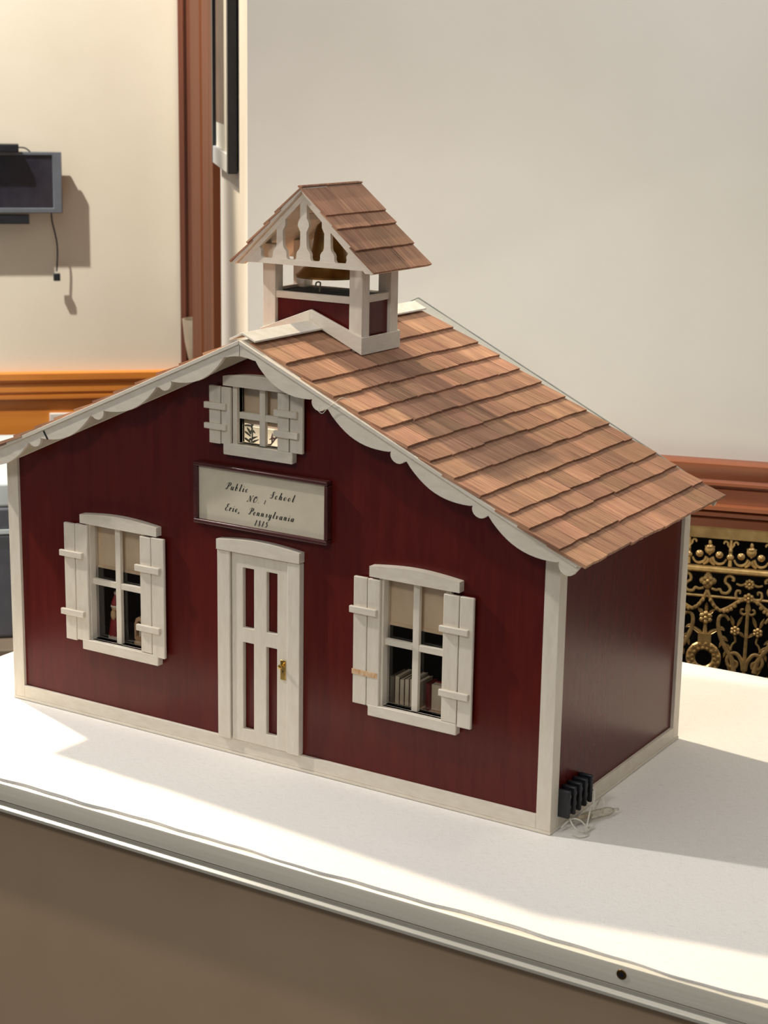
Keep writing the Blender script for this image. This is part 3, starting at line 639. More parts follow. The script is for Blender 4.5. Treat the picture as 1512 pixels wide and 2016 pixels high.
# attic window
make_window(0.0035, -0.0311, 0.0372, 0.2690, 0.3160, 0.2595, 0.3164, 0.3240, (-0.0195, 0.0265), 0.2922,
            [(-0.0454, -0.0340, 0.2676, 0.3152), (-0.0332, -0.0240, 0.2680, 0.3150), (0.0226, 0.0336, 0.2688, 0.3158), (0.0347, 0.0469, 0.2688, 0.3158)],
            [(-0.0485, -0.0268, 0.2966, 0.3018), (-0.0485, -0.0266, 0.2798, 0.2845), (0.0207, 0.0430, 0.2975, 0.3028), (0.0208, 0.0442, 0.2808, 0.2860)],
            None, 0.2868)
# door -----------------------------------------------------------
dr = part('door', MB().prism([(-0.0246, 0.0142), (0.0320, 0.0142), (0.0320, 0.1780), (-0.0246, 0.1780)], -0.0018, 0.0026, 'xz',
     [win_hole(-0.0133, -0.0020, 0.1145, 0.1662), win_hole(0.0106, 0.0215, 0.1145, 0.1662), win_hole(-0.0133, -0.0022, 0.0256, 0.1020), win_hole(0.0104, 0.0213, 0.0256, 0.1020)]), 'white_v', H, 0.0004)
part('keyhole_plate', MB().box(0.0252, 0.0304, -0.0027, -0.0018, 0.0768, 0.0938), 'brass', dr, 0.0004, label='small brass lock plate')
kb = MB().lathe([(0.0004, -0.0052), (0.0016, -0.0048), (0.0021, -0.0036), (0.0016, -0.0022), (0.0009, -0.0014), (0.0009, 0.0)], (0.0276, -0.0026, 0.0892), 14, 'y')
part('door_knob', kb, 'brass', dr, label='tiny brass knob')
part('keyhole', MB().box(0.0274, 0.0282, -0.0030, -0.0026, 0.0832, 0.0850), 'black', dr)
part('door_jamb', MB().box(-0.0384, -0.0256, -0.0036, 0.003, 0.0139, 0.1782), 'white_v', H, 0.0006)
part('door_jamb', MB().box(0.0325, 0.0446, -0.0036, 0.003, 0.0139, 0.1782), 'white_v', H, 0.0006)
part('door_lintel', MB().prism(arched(-0.0386, 0.0448, 0.1788, 0.1874, 0.0032), -0.0046, 0.003, 'xz'), 'white', H, 0.0008)

# sign -----------------------------------------------------------
SX0, SX1, SZ0, SZ1 = -0.0623, 0.0712, 0.1980, 0.2500
sg = part('sign', MB().box(SX0+0.003, SX1-0.002, -0.0020, 0.003, SZ0+0.003, SZ1-0.003), 'plaque', H, label='cream plaque with black script lettering')
for (a, b, c, d) in ((SX0, SX1, SZ1-0.0036, SZ1), (SX0, SX1, SZ0, SZ0+0.0038)): 
    part('sign_moulding', MB().box(a, b, -0.0050, 0.003, c, d), 'sign_frame', sg, 0.0012)
for (a, b) in ((SX0, SX0+0.0046), (SX1-0.0032, SX1)):
    part('sign_moulding', MB().box(a, b, -0.0046, 0.003, SZ0+0.0038, SZ1-0.0036), 'sign_frame', sg, 0.0010)
GL = {
 'u': ([[(.02, .36), (.08, .48), (.08, .14), (.16, 0), (.28, .1), (.36, .48)], [(.36, .48), (.36, .12), (.42, 0), (.5, .1)]], .5),
 'b': ([[(.0, .3), (.1, 1), (.08, .12), (.17, 0), (.31, .06), (.36, .26), (.3, .44), (.22, .42), (.2, .34)]], .46),
 'l': ([[(.0, .2), (.12, 1), (.1, .12), (.16, 0), (.26, .1)]], .28),
 'i': ([[(.02, .36), (.1, .48), (.1, .1), (.16, 0), (.26, .1)], 'dot', (.12, .72)], .28),
 'c': ([[(.32, .38), (.24, .48), (.1, .4), (.05, .2), (.12, .03), (.24, 0), (.36, .12)]], .38),
 'h': ([[(.0, .2), (.12, 1), (.08, 0)], [(.08, .2), (.2, .45), (.31, .45), (.34, .3), (.34, .1), (.4, 0), (.48, .1)]], .5),
 'o': ([[(.2, .48), (.08, .38), (.04, .2), (.12, .02), (.24, .02), (.34, .2), (.34, .38), (.2, .48)]], .42),
 'r': ([[(.0, .34), (.08, .5), (.1, .44), (.08, 0)], [(.08, .2), (.2, .45), (.3, .46), (.3, .38)]], .36),
 'e': ([[(.06, .2), (.22, .24), (.31, .38), (.22, .48), (.1, .4), (.05, .2), (.12, .02), (.24, 0), (.36, .12)]], .38),
 'n': ([[(.0, .34), (.08, .48), (.08, 0)], [(.08, .2), (.2, .45), (.31, .45), (.34, .3), (.34, .1), (.4, 0), (.48, .1)]], .5),
 's': ([[(.02, .1), (.22, .5), (.2, .36), (.3, .18), (.24, .02), (.1, 0), (.06, .08)]], .38),
 'y': ([[(.02, .36), (.08, .48), (.08, .16), (.16, .02), (.28, .1), (.36, .48)], [(.36, .48), (.34, -.2), (.24, -.44), (.1, -.38), (.2, -.15), (.48, .1)]], .5),
 'v': ([[(.0, .36), (.08, .48), (.12, .3), (.16, 0), (.3, .14), (.36, .36), (.3, .48)]], .42),
 'a': ([[(.34, .38), (.24, .48), (.1, .4), (.05, .2), (.12, .02), (.22, .02), (.34, .3)], [(.36, .48), (.34, .12), (.4, 0), (.48, .1)]], .5),
 'P': ([[(.34, .95), (.3, .5), (.22, .08), (.08, 0), (.0, .1), (.06, .18)], [(.0, .62), (.02, .85), (.2, .98), (.45, 1), (.62, .86), (.58, .6), (.42, .48), (.34, .54)]], .6),
 'S': ([[(.56, .82), (.5, 1), (.34, .95), (.28, .76), (.38, .48), (.34, .14), (.16, 0), (.0, .08), (.04, .2)], [(.0, .52), (.16, .44), (.34, .56), (.5, .8)]], .56),
 'N': ([[(-.06, .12), (.02, .0), (.12, .1), (.2, .96)], [(.2, .96), (.38, .5), (.54, .02)], [(.54, .02), (.58, .6), (.68, 1), (.78, .92)]], .74),
 'O': ([[(.4, .96), (.16, .86), (.04, .45), (.14, .06), (.34, .0), (.56, .3), (.58, .7), (.44, .96), (.28, .86), (.36, .66)]], .62),
 '.': (['dot', (.08, .04)], .3),
 ',': (['dot', (.1, .04), [(.13, .05), (.1, -.1), (.02, -.2)]], .3),
 '1': ([[(.02, .72), (.16, .98)], [(.16, .98), (.14, .5), (.12, 0)]], .32),
 '8': ([[(.32, .84), (.2, .98), (.09, .84), (.14, .62), (.28, .4), (.32, .16), (.2, 0), (.06, .12), (.1, .36), (.26, .58), (.32, .84)]], .42),
 '5': ([[(.42, .98), (.18, .94)], [(.16, .94), (.12, .56)], [(.12, .56), (.26, .6), (.36, .42), (.3, .1), (.16, 0), (.04, .1)]], .42),
 'E': ([[(.5, .84), (.42, 1), (.24, .96), (.18, .74), (.28, .57), (.38, .56)], [(.34, .56), (.12, .46), (.06, .18), (.2, 0), (.4, .06), (.48, .2)]], .5),
}
def lettering(mb, text, x0, x1, zb, cap):
    units = sum(GL[c][1] for c in text)-0.12; slack = ((x1-x0)/cap-units-0.25)/max(1, len(text)-1)
    shear = 0.42; x = x0
    def P(ch_x, q): return Vector((ch_x+(q[0]+shear*q[1]-0.05)*cap, zb+q[1]*cap))
    for c in text:
        strokes, adv = GL[c]; it = iter(strokes)
        for st in it:
            if st == 'dot':
                q = P(x, next(it)); r = 0.055*cap
                k = len(mb.v); mb.v += [(q.x+r*math.cos(a*PI/4), -0.00215, q.y+r*math.sin(a*PI/4)) for a in range(8)]; mb.f.append(tuple(range(k, k+8)))
                continue
            pts = [P(x, (p.x, p.y)) for p in crom([(a, b, 0) for a, b in st], 8)]
            k = len(mb.v); n = len(pts)
            for i, q in enumerate(pts):
                d = pts[min(i+1, n-1)]-pts[max(i-1, 0)]; d.normalize()
                wv = (0.020+0.062*max(0.0, -d.y)**1.5)*cap
                nn = Vector((-d.y, d.x))*wv
                mb.v += [(q.x+nn.x, -0.00215, q.y+nn.y), (q.x-nn.x, -0.00215, q.y-nn.y)]
            for i in range(n-1): mb.f.append((k+2*i, k+2*i+1, k+2*i+3, k+2*i+2))
        x += (adv+slack)*cap
for word, x0, x1, zb, cap in (('Public', -0.0302, -0.0072, 0.2302, 0.0060), ('School', 0.0142, 0.0384, 0.2285, 0.0060), ('NO.', -0.0082, 0.0048, 0.2228, 0.0055), ('1', 0.0082, 0.0112, 0.2228, 0.0036),
                              ('Erie,', -0.0310, -0.0148, 0.2122, 0.0060), ('Pennsylvania', -0.0072, 0.0384, 0.2122, 0.0058), ('1815', -0.0012, 0.0118, 0.2036, 0.0050)):
    tb = MB(); lettering(tb, word, x0, x1, zb, cap)
    part('lettering', tb, 'ink', sg, smooth=False)

# roof -----------------------------------------------------------
SE = (HW+0.031)*LS                      # slope length to the eave
rf = MB()
for sx in (-1, 1):
    q = [(0, roof_z(0, 0.0034)), (sx*(HW+0.0260), roof_z(HW+0.0260, 0.0034)), (sx*(HW+0.0255), roof_z(HW+0.0255, 0.0060)), (0, roof_z(0, 0.0060))]
    rf.prism(q, YRF, YRB, 'xz')
roof = part('roof', rf, 'white', H, label='white roof boards under brown cedar shingles')
def shingle_mesh(wd, ln, th, ragged=0.0005):
    n = 3; v = []; f = []
    tx = [random.uniform(-ragged, ragged) for _ in range(n+1)]; sk = random.uniform(-ragged, ragged)
    for i in range(n+1):
        y = -wd/2+wd*i/n
        v += [(tx[i]+sk*(i/n-0.5), y, 0.0), (tx[i]+sk*(i/n-0.5), y, -th), (-ln, y, -0.0020), (-ln, y, -0.0020-th*0.7)]
    for i in range(n):
        a, b = 4*i, 4*(i+1); f += [(a, b, b+2, a+2), (a+1, a+3, b+3, b+1), (a, a+1, b+1, b), (a+2, b+2, b+3, a+3)]
    f += [(0, 2, 3, 1), (4*n, 4*n+1, 4*n+3, 4*n+2)]
    m = MB().add(v, f); me = m.mesh('shingle', smooth=False); me.materials.append(M['shingle']); return me
def put_shingle(parent, me, loc, th, side):
    o = bpy.data.objects.new('shingle', me); COL.objects.link(o); o.parent = parent
    off = OFF[parent.name]; o.location = (loc[0]-off[0], loc[1]-off[1], loc[2]-off[2])
    dt = random.uniform(-0.004, 0.006)
    o.rotation_euler = (0, th+dt, 0 if side > 0 else PI)
butts = [0.0409, 0.0663, 0.0874, 0.1099, 0.1315, 0.1548, 0.1755, 0.1974, 0.2201, 0.2430, 0.2618, 0.2858, 0.3071]
for side in (1, -1):
    for k, xb in enumerate(butts):
        yf = -0.0180-0.0088*k/12+random.uniform(-0.0012, 0.0012); ye = YRB+0.001+random.uniform(-0.001, 0.0015); y = yf
        prev = butts[k-1] if k else 0.004
        ln = (xb-prev)*LS+(0.010 if k else -0.004)
        cuts = []
        while y < ye-0.001:
            wdt = random.choice((0.019, 0.024, 0.029, 0.034, 0.040))*random.uniform(0.92, 1.08)
            if ye-(y+wdt) < 0.012: wdt = ye-y
            cuts.append((y, y+wdt)); y += wdt
        for a, b in cuts:
            if k == 0 and a > 0.074 and b < 0.137: continue
            me = shingle_mesh(b-a-0.0006, ln, 0.0026)
            sl = random.uniform(-0.0005, 0.0005)
            x = xb+sl; put_shingle(roof, me, (side*x, (a+b)/2, roof_z(x, -0.0004)), TH-0.02, side)
# ridge cap
for sx in (-1, 1):
    q = [(0, ZR+0.0024), (sx*0.0125, roof_z(0.0125)+0.0022), (sx*0.0125, roof_z(0.0125)+0.0008), (0, ZR+0.0006)]
    part('ridge_cap', MB().prism(q, YRF+0.0035, 0.0745, 'xz'), 'cap', H, 0.0002); part('ridge_cap', MB().prism(q, 0.1365, YRB, 'xz'), 'cap', H, 0.0002)
# scalloped bargeboards
def barge_profile():
    pts = []       # (s along slope, depth below roof)
    knobs = [0.0, 0.0885, 0.1690, 0.2470, 0.3270]
    L_ = SE-0.003
    pts += [(0.0, 0.0147), (0.0060, 0.0140), (0.0140, 0.0122), (0.0190, 0.0112), (0.0215, 0.0104)]
    starts = [0.0215, 0.0965, 0.1745, 0.2520]; ends = [0.0790, 0.1578, 0.2360, 0.3140]
    for i, (a, b) in enumerate(zip(starts, ends)):
        for j in range(1, 13):
            t = j/12; pts.append((a+(b-a)*t, 0.0108+0.0080*math.sin(PI*t)**0.9+0.0012*t))
        kc, kr = b+0.0082, 0.0068
        if i < 3:
            for j in range(0, 9):
                a_ = PI-PI*0.92*j/8; pts.append((kc+kr*math.cos(a_), 0.0108+0.0058*math.sin(a_)))
            pts.append((starts[i+1], 0.0106))
        else:
            for j in range(0, 9):
                a_ = PI-PI*j/8; pts.append((0.3236+0.0072*math.cos(a_), 0.0100+0.0064*math.sin(a_)))
    return pts, L_
bpf, BL = barge_profile()
def sd(s, d, sx):
    # s along slope, d perpendicular below roof top
    x = s*math.cos(TH)-d*math.sin(TH); z = ZR-s*math.sin(TH)-d*math.cos(TH); return (sx*x, z)
for sx in (-1, 1):
    low = [sd(s, d, sx) for s, d in bpf if sd(s, d, sx)[0]*sx >= 0.0004]
    zap = min(ZR-0.0147*LS, ZR-0.016)
    poly = [(sx*0.0003, ZR-0.0056*LS)]+[(sx*0.0003, zap)]+low+[sd(BL, 0.0056, sx)]
    part('bargeboard', MB().prism(poly, YRF, YRF+0.0035, 'xz'), 'white', H, 0.0003, label='scalloped white bargeboard')
    part('fascia', MB().prism([(sx*0.0003, ZR-0.0030*LS), sd(SE-0.0045, 0.0030, sx), sd(SE-0.0050, 0.0060, sx), (sx*0.0003, ZR-0.0060*LS)], YRF-0.0012, YRF+0.001, 'xz'), 'white', H, 0.0003)
    part('rear_bargeboard', MB().prism([(sx*0.0003, ZR-0.0056*LS), (sx*0.0003, ZR-0.017), sd(BL, 0.0120, sx), sd(BL, 0.0056, sx)], YRB-0.004, YRB-0.001, 'xz'), 'white', H)
for sx in (-1, 1):
    part('frieze_board', MB().prism([(sx*0.0003, ZR-0.0062*LS), (sx*0.0003, ZR-0.0158*LS), sd(0.3085, 0.0166, sx), sd(0.3040, 0.0062, sx)], 0.0008, 0.003, 'xz'), 'white', H, 0.0003)
# cracked seam on the left bargeboard
part('crack', MB().prism([sd(0.2300, 0.0066, -1), sd(0.2318, 0.0066, -1), sd(0.2306, 0.0148, -1), sd(0.2286, 0.0148, -1)], YRF-0.0002, YRF+0.0005, 'xz'), 'dark_in', H, label='dark crack in the bargeboard')

# cupola --------------------------------------------------------
CX, CY0, CY1 = 0.0495, 0.0770, 0.1330
part('cupola_saddle', MB().prism([(0, 0.3722), (CX+0.0014, 0.3528), (CX+0.0014, roof_z(CX+0.0014)+0.0002), (0, ZR+0.0004)], CY0-0.0022, CY0+0.001, 'xz'), 'white', H, 0.0003)
part('cupola_saddle', MB().prism([(0, 0.3722), (-CX-0.0014, 0.3528), (-CX-0.0014, roof_z(CX+0.0014)+0.0002), (0, ZR+0.0004)], CY0-0.0022, CY0+0.001, 'xz'), 'white', H, 0.0003)
part('cupola_saddle', MB().prism([(0, 0.3722), (CX+0.0014, 0.3528), (CX+0.0014, roof_z(CX+0.0014)+0.0002), (0, ZR+0.0004), (-CX-0.0014, roof_z(CX+0.0014)+0.0002), (-CX-0.0014, 0.3528)], CY1-0.001, CY1+0.0022, 'xz'), 'white', H, 0.0003)
for sx in (-1, 1):
    a, b = sorted((sx*(CX-0.001), sx*(CX+0.0014)))
    part('cupola_saddle', MB().box(a, b, CY0+0.001, CY1-0.001, roof_z(CX)-0.0005, 0.3528), 'white', H, 0.0003)
PWc = 0.0125
for sx in (-1, 1):
    for (y0, y1) in ((CY0, CY0+0.0115), (CY1-0.0115, CY1)):
        a, b = sorted((sx*CX, sx*(CX-PWc)))
        part('cupola_post', MB().box(a, b, y0, y1, roof_z(CX-PWc)-0.004, 0.4300 if False else 0.4235), 'white_v', H, 0.0004)
z_rt, z_rb = 0.3850, 0.3792
for (y0, y1, yp) in ((CY0+0.0015, CY0+0.0050, CY0+0.0040), (CY1-0.0050, CY1-0.0015, CY1-0.0060)):
    part('cupola_rail', MB().box(-CX+PWc, CX-PWc, y0, y1, z_rb, z_rt), 'white', H, 0.0003)
    part('cupola_panel', MB().prism([(-CX+PWc, z_rb), (CX-PWc, z_rb), (CX-PWc, roof_z(CX-PWc)), (0, ZR+0.001), (-CX+PWc, roof_z(CX-PWc))], yp, yp+0.002, 'xz'), 'red', H)
for sx in (-1, 1):
    a, b = sorted((sx*(CX-0.0018), sx*(CX-0.0050)))
    part('cupola_rail', MB().box(a, b, CY0+0.0115, CY1-0.0115, z_rb+0.001, z_rt+0.001), 'white', H, 0.0003)
    a, b = sorted((sx*(CX-0.0035), sx*(CX-0.0055)))
    part('cupola_panel', MB().box(a, b, CY0+0.0115, CY1-0.0115, roof_z(CX)-0.001, z_rb+0.001), 'red', H)
part('cupola_floor', MB().box(-CX+0.0055, CX-0.0055, CY0+0.0062, CY1-0.0062, 0.3782, 0.3838), 'black_felt', H, label='black floor under the bell')
# cupola roof
CE, CZE, CZA, CYF, CYB = 0.0715, 0.4090, 0.4755, 0.0602, 0.1492
CTH = math.atan((CZA-CZE)/CE); CL = math.sqrt(1+math.tan(CTH)**2)
def croof(x, d=0.0): return CZA-math.tan(CTH)*abs(x)-d*CL
crf = MB()
for sx in (-1, 1):
    crf.prism([(0, croof(0, 0.0018)), (sx*(CE-0.001), croof(CE-0.001, 0.0018)), (sx*(CE-0.0042), croof(CE-0.0042, 0.0048)), (0, croof(0, 0.0048))], CYF+0.0005, CYB-0.0005, 'xz')
croo = part('cupola_roof', crf, 'white', H, 0.0002, label='white cupola roof boards under brown shingles')
for side in (1, -1):
    for k, xb in enumerate((0.0262, 0.0372, 0.0545, 0.0722)):
        prev = (0.0, 0.0262, 0.0372, 0.0545)[k]; ln = (xb-prev)*CL+0.006
        y = CYF-0.001+random.uniform(-0.0008, 0.0008); ye = CYB+0.0005
        ws = ((0.40, 0.60), (0.55, 0.45), (0.30, 0.45, 0.25), (0.62, 0.38))[k]; tot = ye-y
        for wf in ws:
            me = shingle_mesh(tot*wf-0.0004, ln if k else xb*CL-0.0002, 0.0016, 0.0003)
            put_shingle(croo, me, (side*xb, y+tot*wf/2, croof(xb, -0.0004)), CTH-0.015, side); y += tot*wf
# fretwork gables (front and rear)
def baluster(cx, zt):
    pr = [(0.0092, 0.4130), (0.0074, 0.4142), (0.0068, 0.4160), (0.0069, 0.4185), (0.0060, 0.4205), (0.0040, 0.4225), (0.0032, 0.4250), (0.0030, 0.4365), (0.0042, 0.4385), (0.0054, 0.4410), (0.0054, 0.4432), (0.0044, 0.4458), (0.0032, 0.4475), (0.0030, 0.4700)]
    pr = [(w_, z_) for w_, z_ in pr if z_ < zt]; pr.append((pr[-1][0], zt))
    return [(cx+w_, z_) for w_, z_ in pr]+[(cx-w_, z_) for w_, z_ in reversed(pr)]
for (y0, y1) in ((0.0640, 0.0682), (0.1405, 0.1445)):
    fm = MB(); e = 0.00012
    fm.prism([(-CE+0.0050, 0.4088), (CE-0.0050, 0.4088), (CE-0.0092, 0.4134), (-CE+0.0092, 0.4134)], y0, y1, 'xz')
    for sx in (-1, 1):
        fm.prism([(sx*0.00005, croof(0, 0.0046)), (sx*(CE-0.0045), croof(CE-0.0045, 0.0046)), (sx*(CE-0.0110), croof(CE-0.0110, 0.0092)), (sx*0.00005, croof(0, 0.0098))], y0-e, y1+e, 'xz')
        fm.prism([(sx*(CE-0.008), 0.4110), (sx*0.0400, 0.4130), (sx*0.0418, 0.4142), (sx*0.0424, 0.4165), (sx*0.0420, 0.4190), (sx*0.0445, 0.4230), (sx*0.0425, 0.4290), (sx*0.0440, 0.4300), (sx*(CE-0.0100), 0.4150)], y0+e, y1-e, 'xz')
    fm.prism(baluster(0, croof(0.004, 0.006)), y0+2*e, y1-2*e, 'xz')
    for sx in (-1, 1): fm.prism(baluster(sx*0.0235, croof(0.0235, 0.006)), y0+2*e, y1-2*e, 'xz')
    part('gable_fretwork', fm, 'white', H, label='white cut-out gable board of the cupola')
part('bell_beam', MB().box(-0.0026, 0.0026, 0.0682, 0.1405, 0.4460, 0.4510), 'white', H)
part('bell', MB().lathe([(0.0005, 0.4470), (0.0020, 0.4465), (0.0022, 0.4440), (0.0070, 0.4425), (0.0105, 0.4390), (0.0125, 0.4330), (0.0137, 0.4230), (0.0160, 0.4130), (0.0200, 0.4060), (0.0255, 0.4005), (0.0285, 0.3985), (0.0283, 0.3968), (0.0262, 0.3972), (0.0190, 0.4040), (0.0140, 0.4130), (0.0100, 0.4370)], (-0.001, 0.1040, 0), 36), 'bell', H, label='aged brass bell hanging in the cupola')
part('bell_wire', MB().tube(crom([(-0.026, 0.121, 0.380), (-0.024, 0.119, 0.3885), (-0.014, 0.110, 0.3905), (-0.0105, 0.105, 0.388), (-0.0085, 0.100, 0.3802)], 8), 0.0007, 6), 'wire', H)

# terminal block on the side wall ----------------------------------
tbk = part('terminal_block', MB().box(HW-0.003, HW+0.0035, 0.0125, 0.0565, 0.0135, 0.0300), 'black', H, 0.0005, label='black screw terminal block')
for k in range(5):
    y = 0.0138+k*0.0098
    fin = [(y-0.0016, HW-0.003), (y+0.0016, HW-0.003), (y+0.0016, HW+0.0095), (y-0.0016, HW+0.0095)]
    part('fin', MB().prism([(a, b) for b, a in [(q[0], q[1]) for q in fin]], 0.0105, 0.0335, 'xy'), 'black', tbk, 0.0012)
    if k < 4:
        for z in (0.0175, 0.0258): part('terminal_screw', MB().lathe([(0.0026, 0.0), (0.0026, 0.0030), (0.0020, 0.0036)], (HW+0.0035, y+0.0049, z), 12, 'x'), 'steel', tbk)
# glass bulb lying beside with wires --------------------------------
bu = thing('glass_lamp_tube', 'small dusty clear glass tube lying among loose white wires', 'bulb', (0.297, 0.035, 0.0))
A_, B_ = Vector((0.2870, 0.0320, 0.0062)), Vector((0.2990, 0.0600, 0.0048)); dd = (B_-A_).normalized()
part('glass', MB().tube([A_+dd*t for t in (0, 0.004, 0.026, 0.030, 0.032)], [0.0028, 0.0036, 0.0036, 0.0026, 0.0012], 14), 'tube', bu, label='clear glass tube')
part('tip', MB().tube([A_+dd*t for t in (0.032, 0.037)], [0.0016, 0.0012], 8), 'tube', bu)
part('wick', MB().tube([A_+dd*t for t in (-0.005, 0.006, 0.010)], [0.0016, 0.0024, 0.0008], 8), 'sconce', bu, label='brownish burnt base')
for pts in ([(0.2790, 0.0105, 0.0030), (0.2830, 0.0190, 0.0080), (0.2885, 0.0230, 0.0075), (0.2950, 0.0240, 0.0030), (0.2990, 0.0290, 0.0015)],
            [(0.2795, 0.0190, 0.0150), (0.2850, 0.0160, 0.0070), (0.2920, 0.0140, 0.0030), (0.2980, 0.0190, 0.0022), (0.2960, 0.0270, 0.0025)],
            [(0.2810, 0.0480, 0.0140), (0.2860, 0.0440, 0.0120), (0.2925, 0.0330, 0.0140), (0.2960, 0.0210, 0.0060), (0.2975, 0.0170, 0.0020)],
            [(0.2800, 0.0560, 0.0120), (0.2840, 0.0560, 0.0200), (0.2870, 0.0520, 0.0140), (0.2880, 0.0450, 0.0060), (0.2905, 0.0400, 0.0030)],
            [(0.2850, 0.0590, 0.0030), (0.2895, 0.0580, 0.0130), (0.2935, 0.0560, 0.0110), (0.2940, 0.0530, 0.0030)],
            [(0.2900, 0.0090, 0.0010), (0.2960, 0.0080, 0.0008), (0.3000, 0.0130, 0.0010), (0.2990, 0.0180, 0.0012)]):
    part('lamp_wire', MB().tube(crom(pts, 8), 0.00062, 6), 'wire', bu)
# stray thread on the gable -----------------------------------------
part('stray_thread', MB().tube(crom([(0.0770, -0.0250, 0.3150), (0.0760, -0.0252, 0.3110), (0.0800, -0.0252, 0.3090), (0.0850, -0.0252, 0.3140), (0.0920, -0.0255, 0.3190), (0.0965, -0.0245, 0.3225), (0.1000, -0.0200, 0.3215), (0.1010, -0.0180, 0.3195), (0.0985, -0.0170, 0.3205)], 8), 0.00022, 5), 'thread', H)

# things inside the schoolhouse --------------------------------------
al = part('added_attic_bulb', MB().ball((-0.03, 0.17, 0.3215), 0.0035, 0.0035, 0.0042, 12), 'fig_cream', H)  # added bulb, unseen, goes with the fill light for the attic panes
part('socket', MB().lathe([(0.0022, 0.3250), (0.0022, 0.3330), (0.0010, 0.3335)], (-0.03, 0.17, 0), 12), 'brass', al)  # socket of the added bulb
lp = bpy.data.lights.new('added_attic_light', 'POINT'); lp.energy = 0.42; lp.color = (1.0, 0.93, 0.84); lp.shadow_soft_size = 0.004  # added fill light that brightens the lower attic panes
lo_ = bpy.data.objects.new('added_attic_light', lp); COL.objects.link(lo_); lo_.location = (-0.03, 0.17, 0.3155)
dk = part('window_shelf', MB().box(0.105, 0.200, 0.014, 0.070, 0.0655, 0.0690), 'scar', H, 0.0004)
for xx in (0.107, 0.194):
    for yy in (0.018, 0.064): part('leg', MB().box(xx, xx+0.004, yy, yy+0.004, 0.006, 0.0655), 'scar', dk)
for k in range(6):
    x = 0.1195+k*0.0046
    bk = thing('miniature_book', 'cream-edged miniature book in the row behind the right window', 'book', (x, 0.03, 0.069), group='books behind the right window')
    h_ = 0.0225+0.0012*math.sin(k*2.1)
    part('page_block', MB().box(x-0.0017, x+0.0017, 0.0200, 0.0410, 0.0695, 0.0690+h_), 'pages', bk)
    for sx in (-1, 1): part('cover', MB().box(min(x+sx*0.0017, x+sx*0.0021), max(x+sx*0.0017, x+sx*0.0021), 0.0195, 0.0415, 0.0690, 0.0695+h_), 'pages' if sx > 0 else 'sign_frame', bk)
rb = thing('red_book', 'open red miniature book standing behind the right window', 'book', (0.1605, 0.03, 0.069))
part('page_block', MB().box(0.1540, 0.1685, 0.0240, 0.0300, 0.0695, 0.0905), 'pages', rb)
part('cover', MB().box(0.1510, 0.1535, 0.0200, 0.0340, 0.0690, 0.0920), 'red_cover', rb); part('cover', MB().box(0.1535, 0.1695, 0.0302, 0.0312, 0.0690, 0.0915), 'red_cover', rb)
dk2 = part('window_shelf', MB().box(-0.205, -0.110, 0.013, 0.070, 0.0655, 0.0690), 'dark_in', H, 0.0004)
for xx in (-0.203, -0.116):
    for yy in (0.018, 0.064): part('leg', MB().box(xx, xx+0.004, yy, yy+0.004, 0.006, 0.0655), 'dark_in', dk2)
fg = thing('miniature_figurine', 'small red and cream robed figurine behind the left window', 'figurine', (-0.1705, 0.03, 0.069))
part('robe', MB().lathe([(0.0066, 0.0690), (0.0068, 0.0730), (0.0058, 0.0800), (0.0048, 0.0880), (0.0030, 0.0930), (0.0022, 0.0950)], (-0.1705, 0.022, 0), 16), 'fig_red', fg)
part('hem_trim', MB().lathe([(0.0069, 0.0692), (0.0072, 0.0712), (0.0069, 0.0732)], (-0.1705, 0.022, 0), 16), 'fig_cream', fg)
part('beard', MB().ball((-0.1700, 0.0182, 0.0930), 0.0030, 0.0022, 0.0050, 10), 'fig_tan', fg)
part('head', MB().ball((-0.1705, 0.022, 0.0985), 0.0040, 0.0040, 0.0044, 12), 'fig_tan', fg)
part('cap', MB().lathe([(0.0042, 0.1000), (0.0040, 0.1030), (0.0024, 0.1075), (0.0008, 0.1110)], (-0.1705, 0.022, 0), 14), 'fig_red', fg)
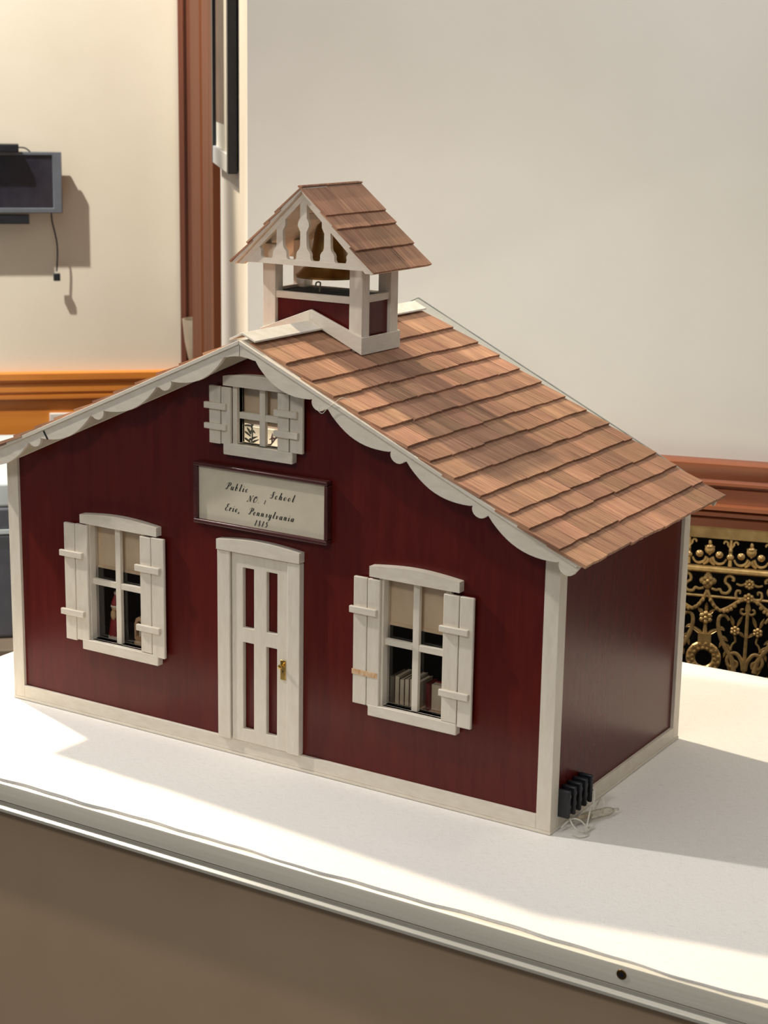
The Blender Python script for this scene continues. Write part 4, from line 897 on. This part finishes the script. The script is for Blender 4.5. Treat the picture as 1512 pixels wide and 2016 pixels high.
part('bobble', MB().ball((-0.1700, 0.022, 0.1122), 0.0020), 'fig_cream', fg); part('cap_brim', MB().lathe([(0.0040, 0.0992), (0.0047, 0.1000), (0.0044, 0.1012)], (-0.1705, 0.022, 0), 14), 'fig_cream', fg)
ln_ = thing('miniature_lantern', 'tiny tan lantern with an arched top behind the left window', 'lantern', (-0.1425, 0.03, 0.069))
part('base', MB().lathe([(0.0062, 0.069), (0.0062, 0.072), (0.0046, 0.074)], (-0.1425, 0.022, 0), 12), 'fig_tan', ln_)
part('frame', MB().prism([(-0.1480, 0.074), (-0.1370, 0.074), (-0.1370, 0.088), (-0.1390, 0.0935), (-0.1425, 0.0955), (-0.1460, 0.0935), (-0.1480, 0.088)], 0.020, 0.025, 'xz', [[(-0.1460, 0.077), (-0.1390, 0.077), (-0.1390, 0.088), (-0.1425, 0.092), (-0.1460, 0.088)]]), 'fig_tan', ln_)
part('candle', MB().lathe([(0.0014, 0.074), (0.0014, 0.082), (0.0003, 0.085)], (-0.1425, 0.022, 0), 10), 'fig_cream', ln_)
def sprig(name, label, base, mat, seed, drop, n=9):
    rnd = random.Random(seed); t = thing(name, label, 'sprig', base)
    tip = Vector(base)+Vector(drop)
    part('stem', MB().tube(crom([base, Vector(base).lerp(tip, 0.5)+Vector((0.002, 0, 0.002)), tip], 6), [0.0007]*13, 6), mat, t)
    for k in range(n):
        p = Vector(base).lerp(tip, (k+0.5)/n); a = rnd.uniform(0, 2*PI); d = Vector((math.cos(a)*0.9, math.sin(a)*0.3, rnd.uniform(-0.3, 0.7))).normalized()
        L_ = rnd.uniform(0.006, 0.010)
        part('needle', MB().tube([p, p+d*L_*0.5+Vector((0, 0, 0.0006)), p+d*L_], [0.0007, 0.0011, 0.0003], 5), mat, t)
    return t
sprig('green_sprig', 'dark green sprig standing inside the attic window', (-0.103, 0.130, 0.2266), 'green', 3, (0.003, 0.000, 0.030), 16)
sprig('plum_sprig', 'plum-brown twig lying inside the attic window', (-0.091, 0.132, 0.2268), 'plum', 5, (0.022, 0.000, 0.026), 12)
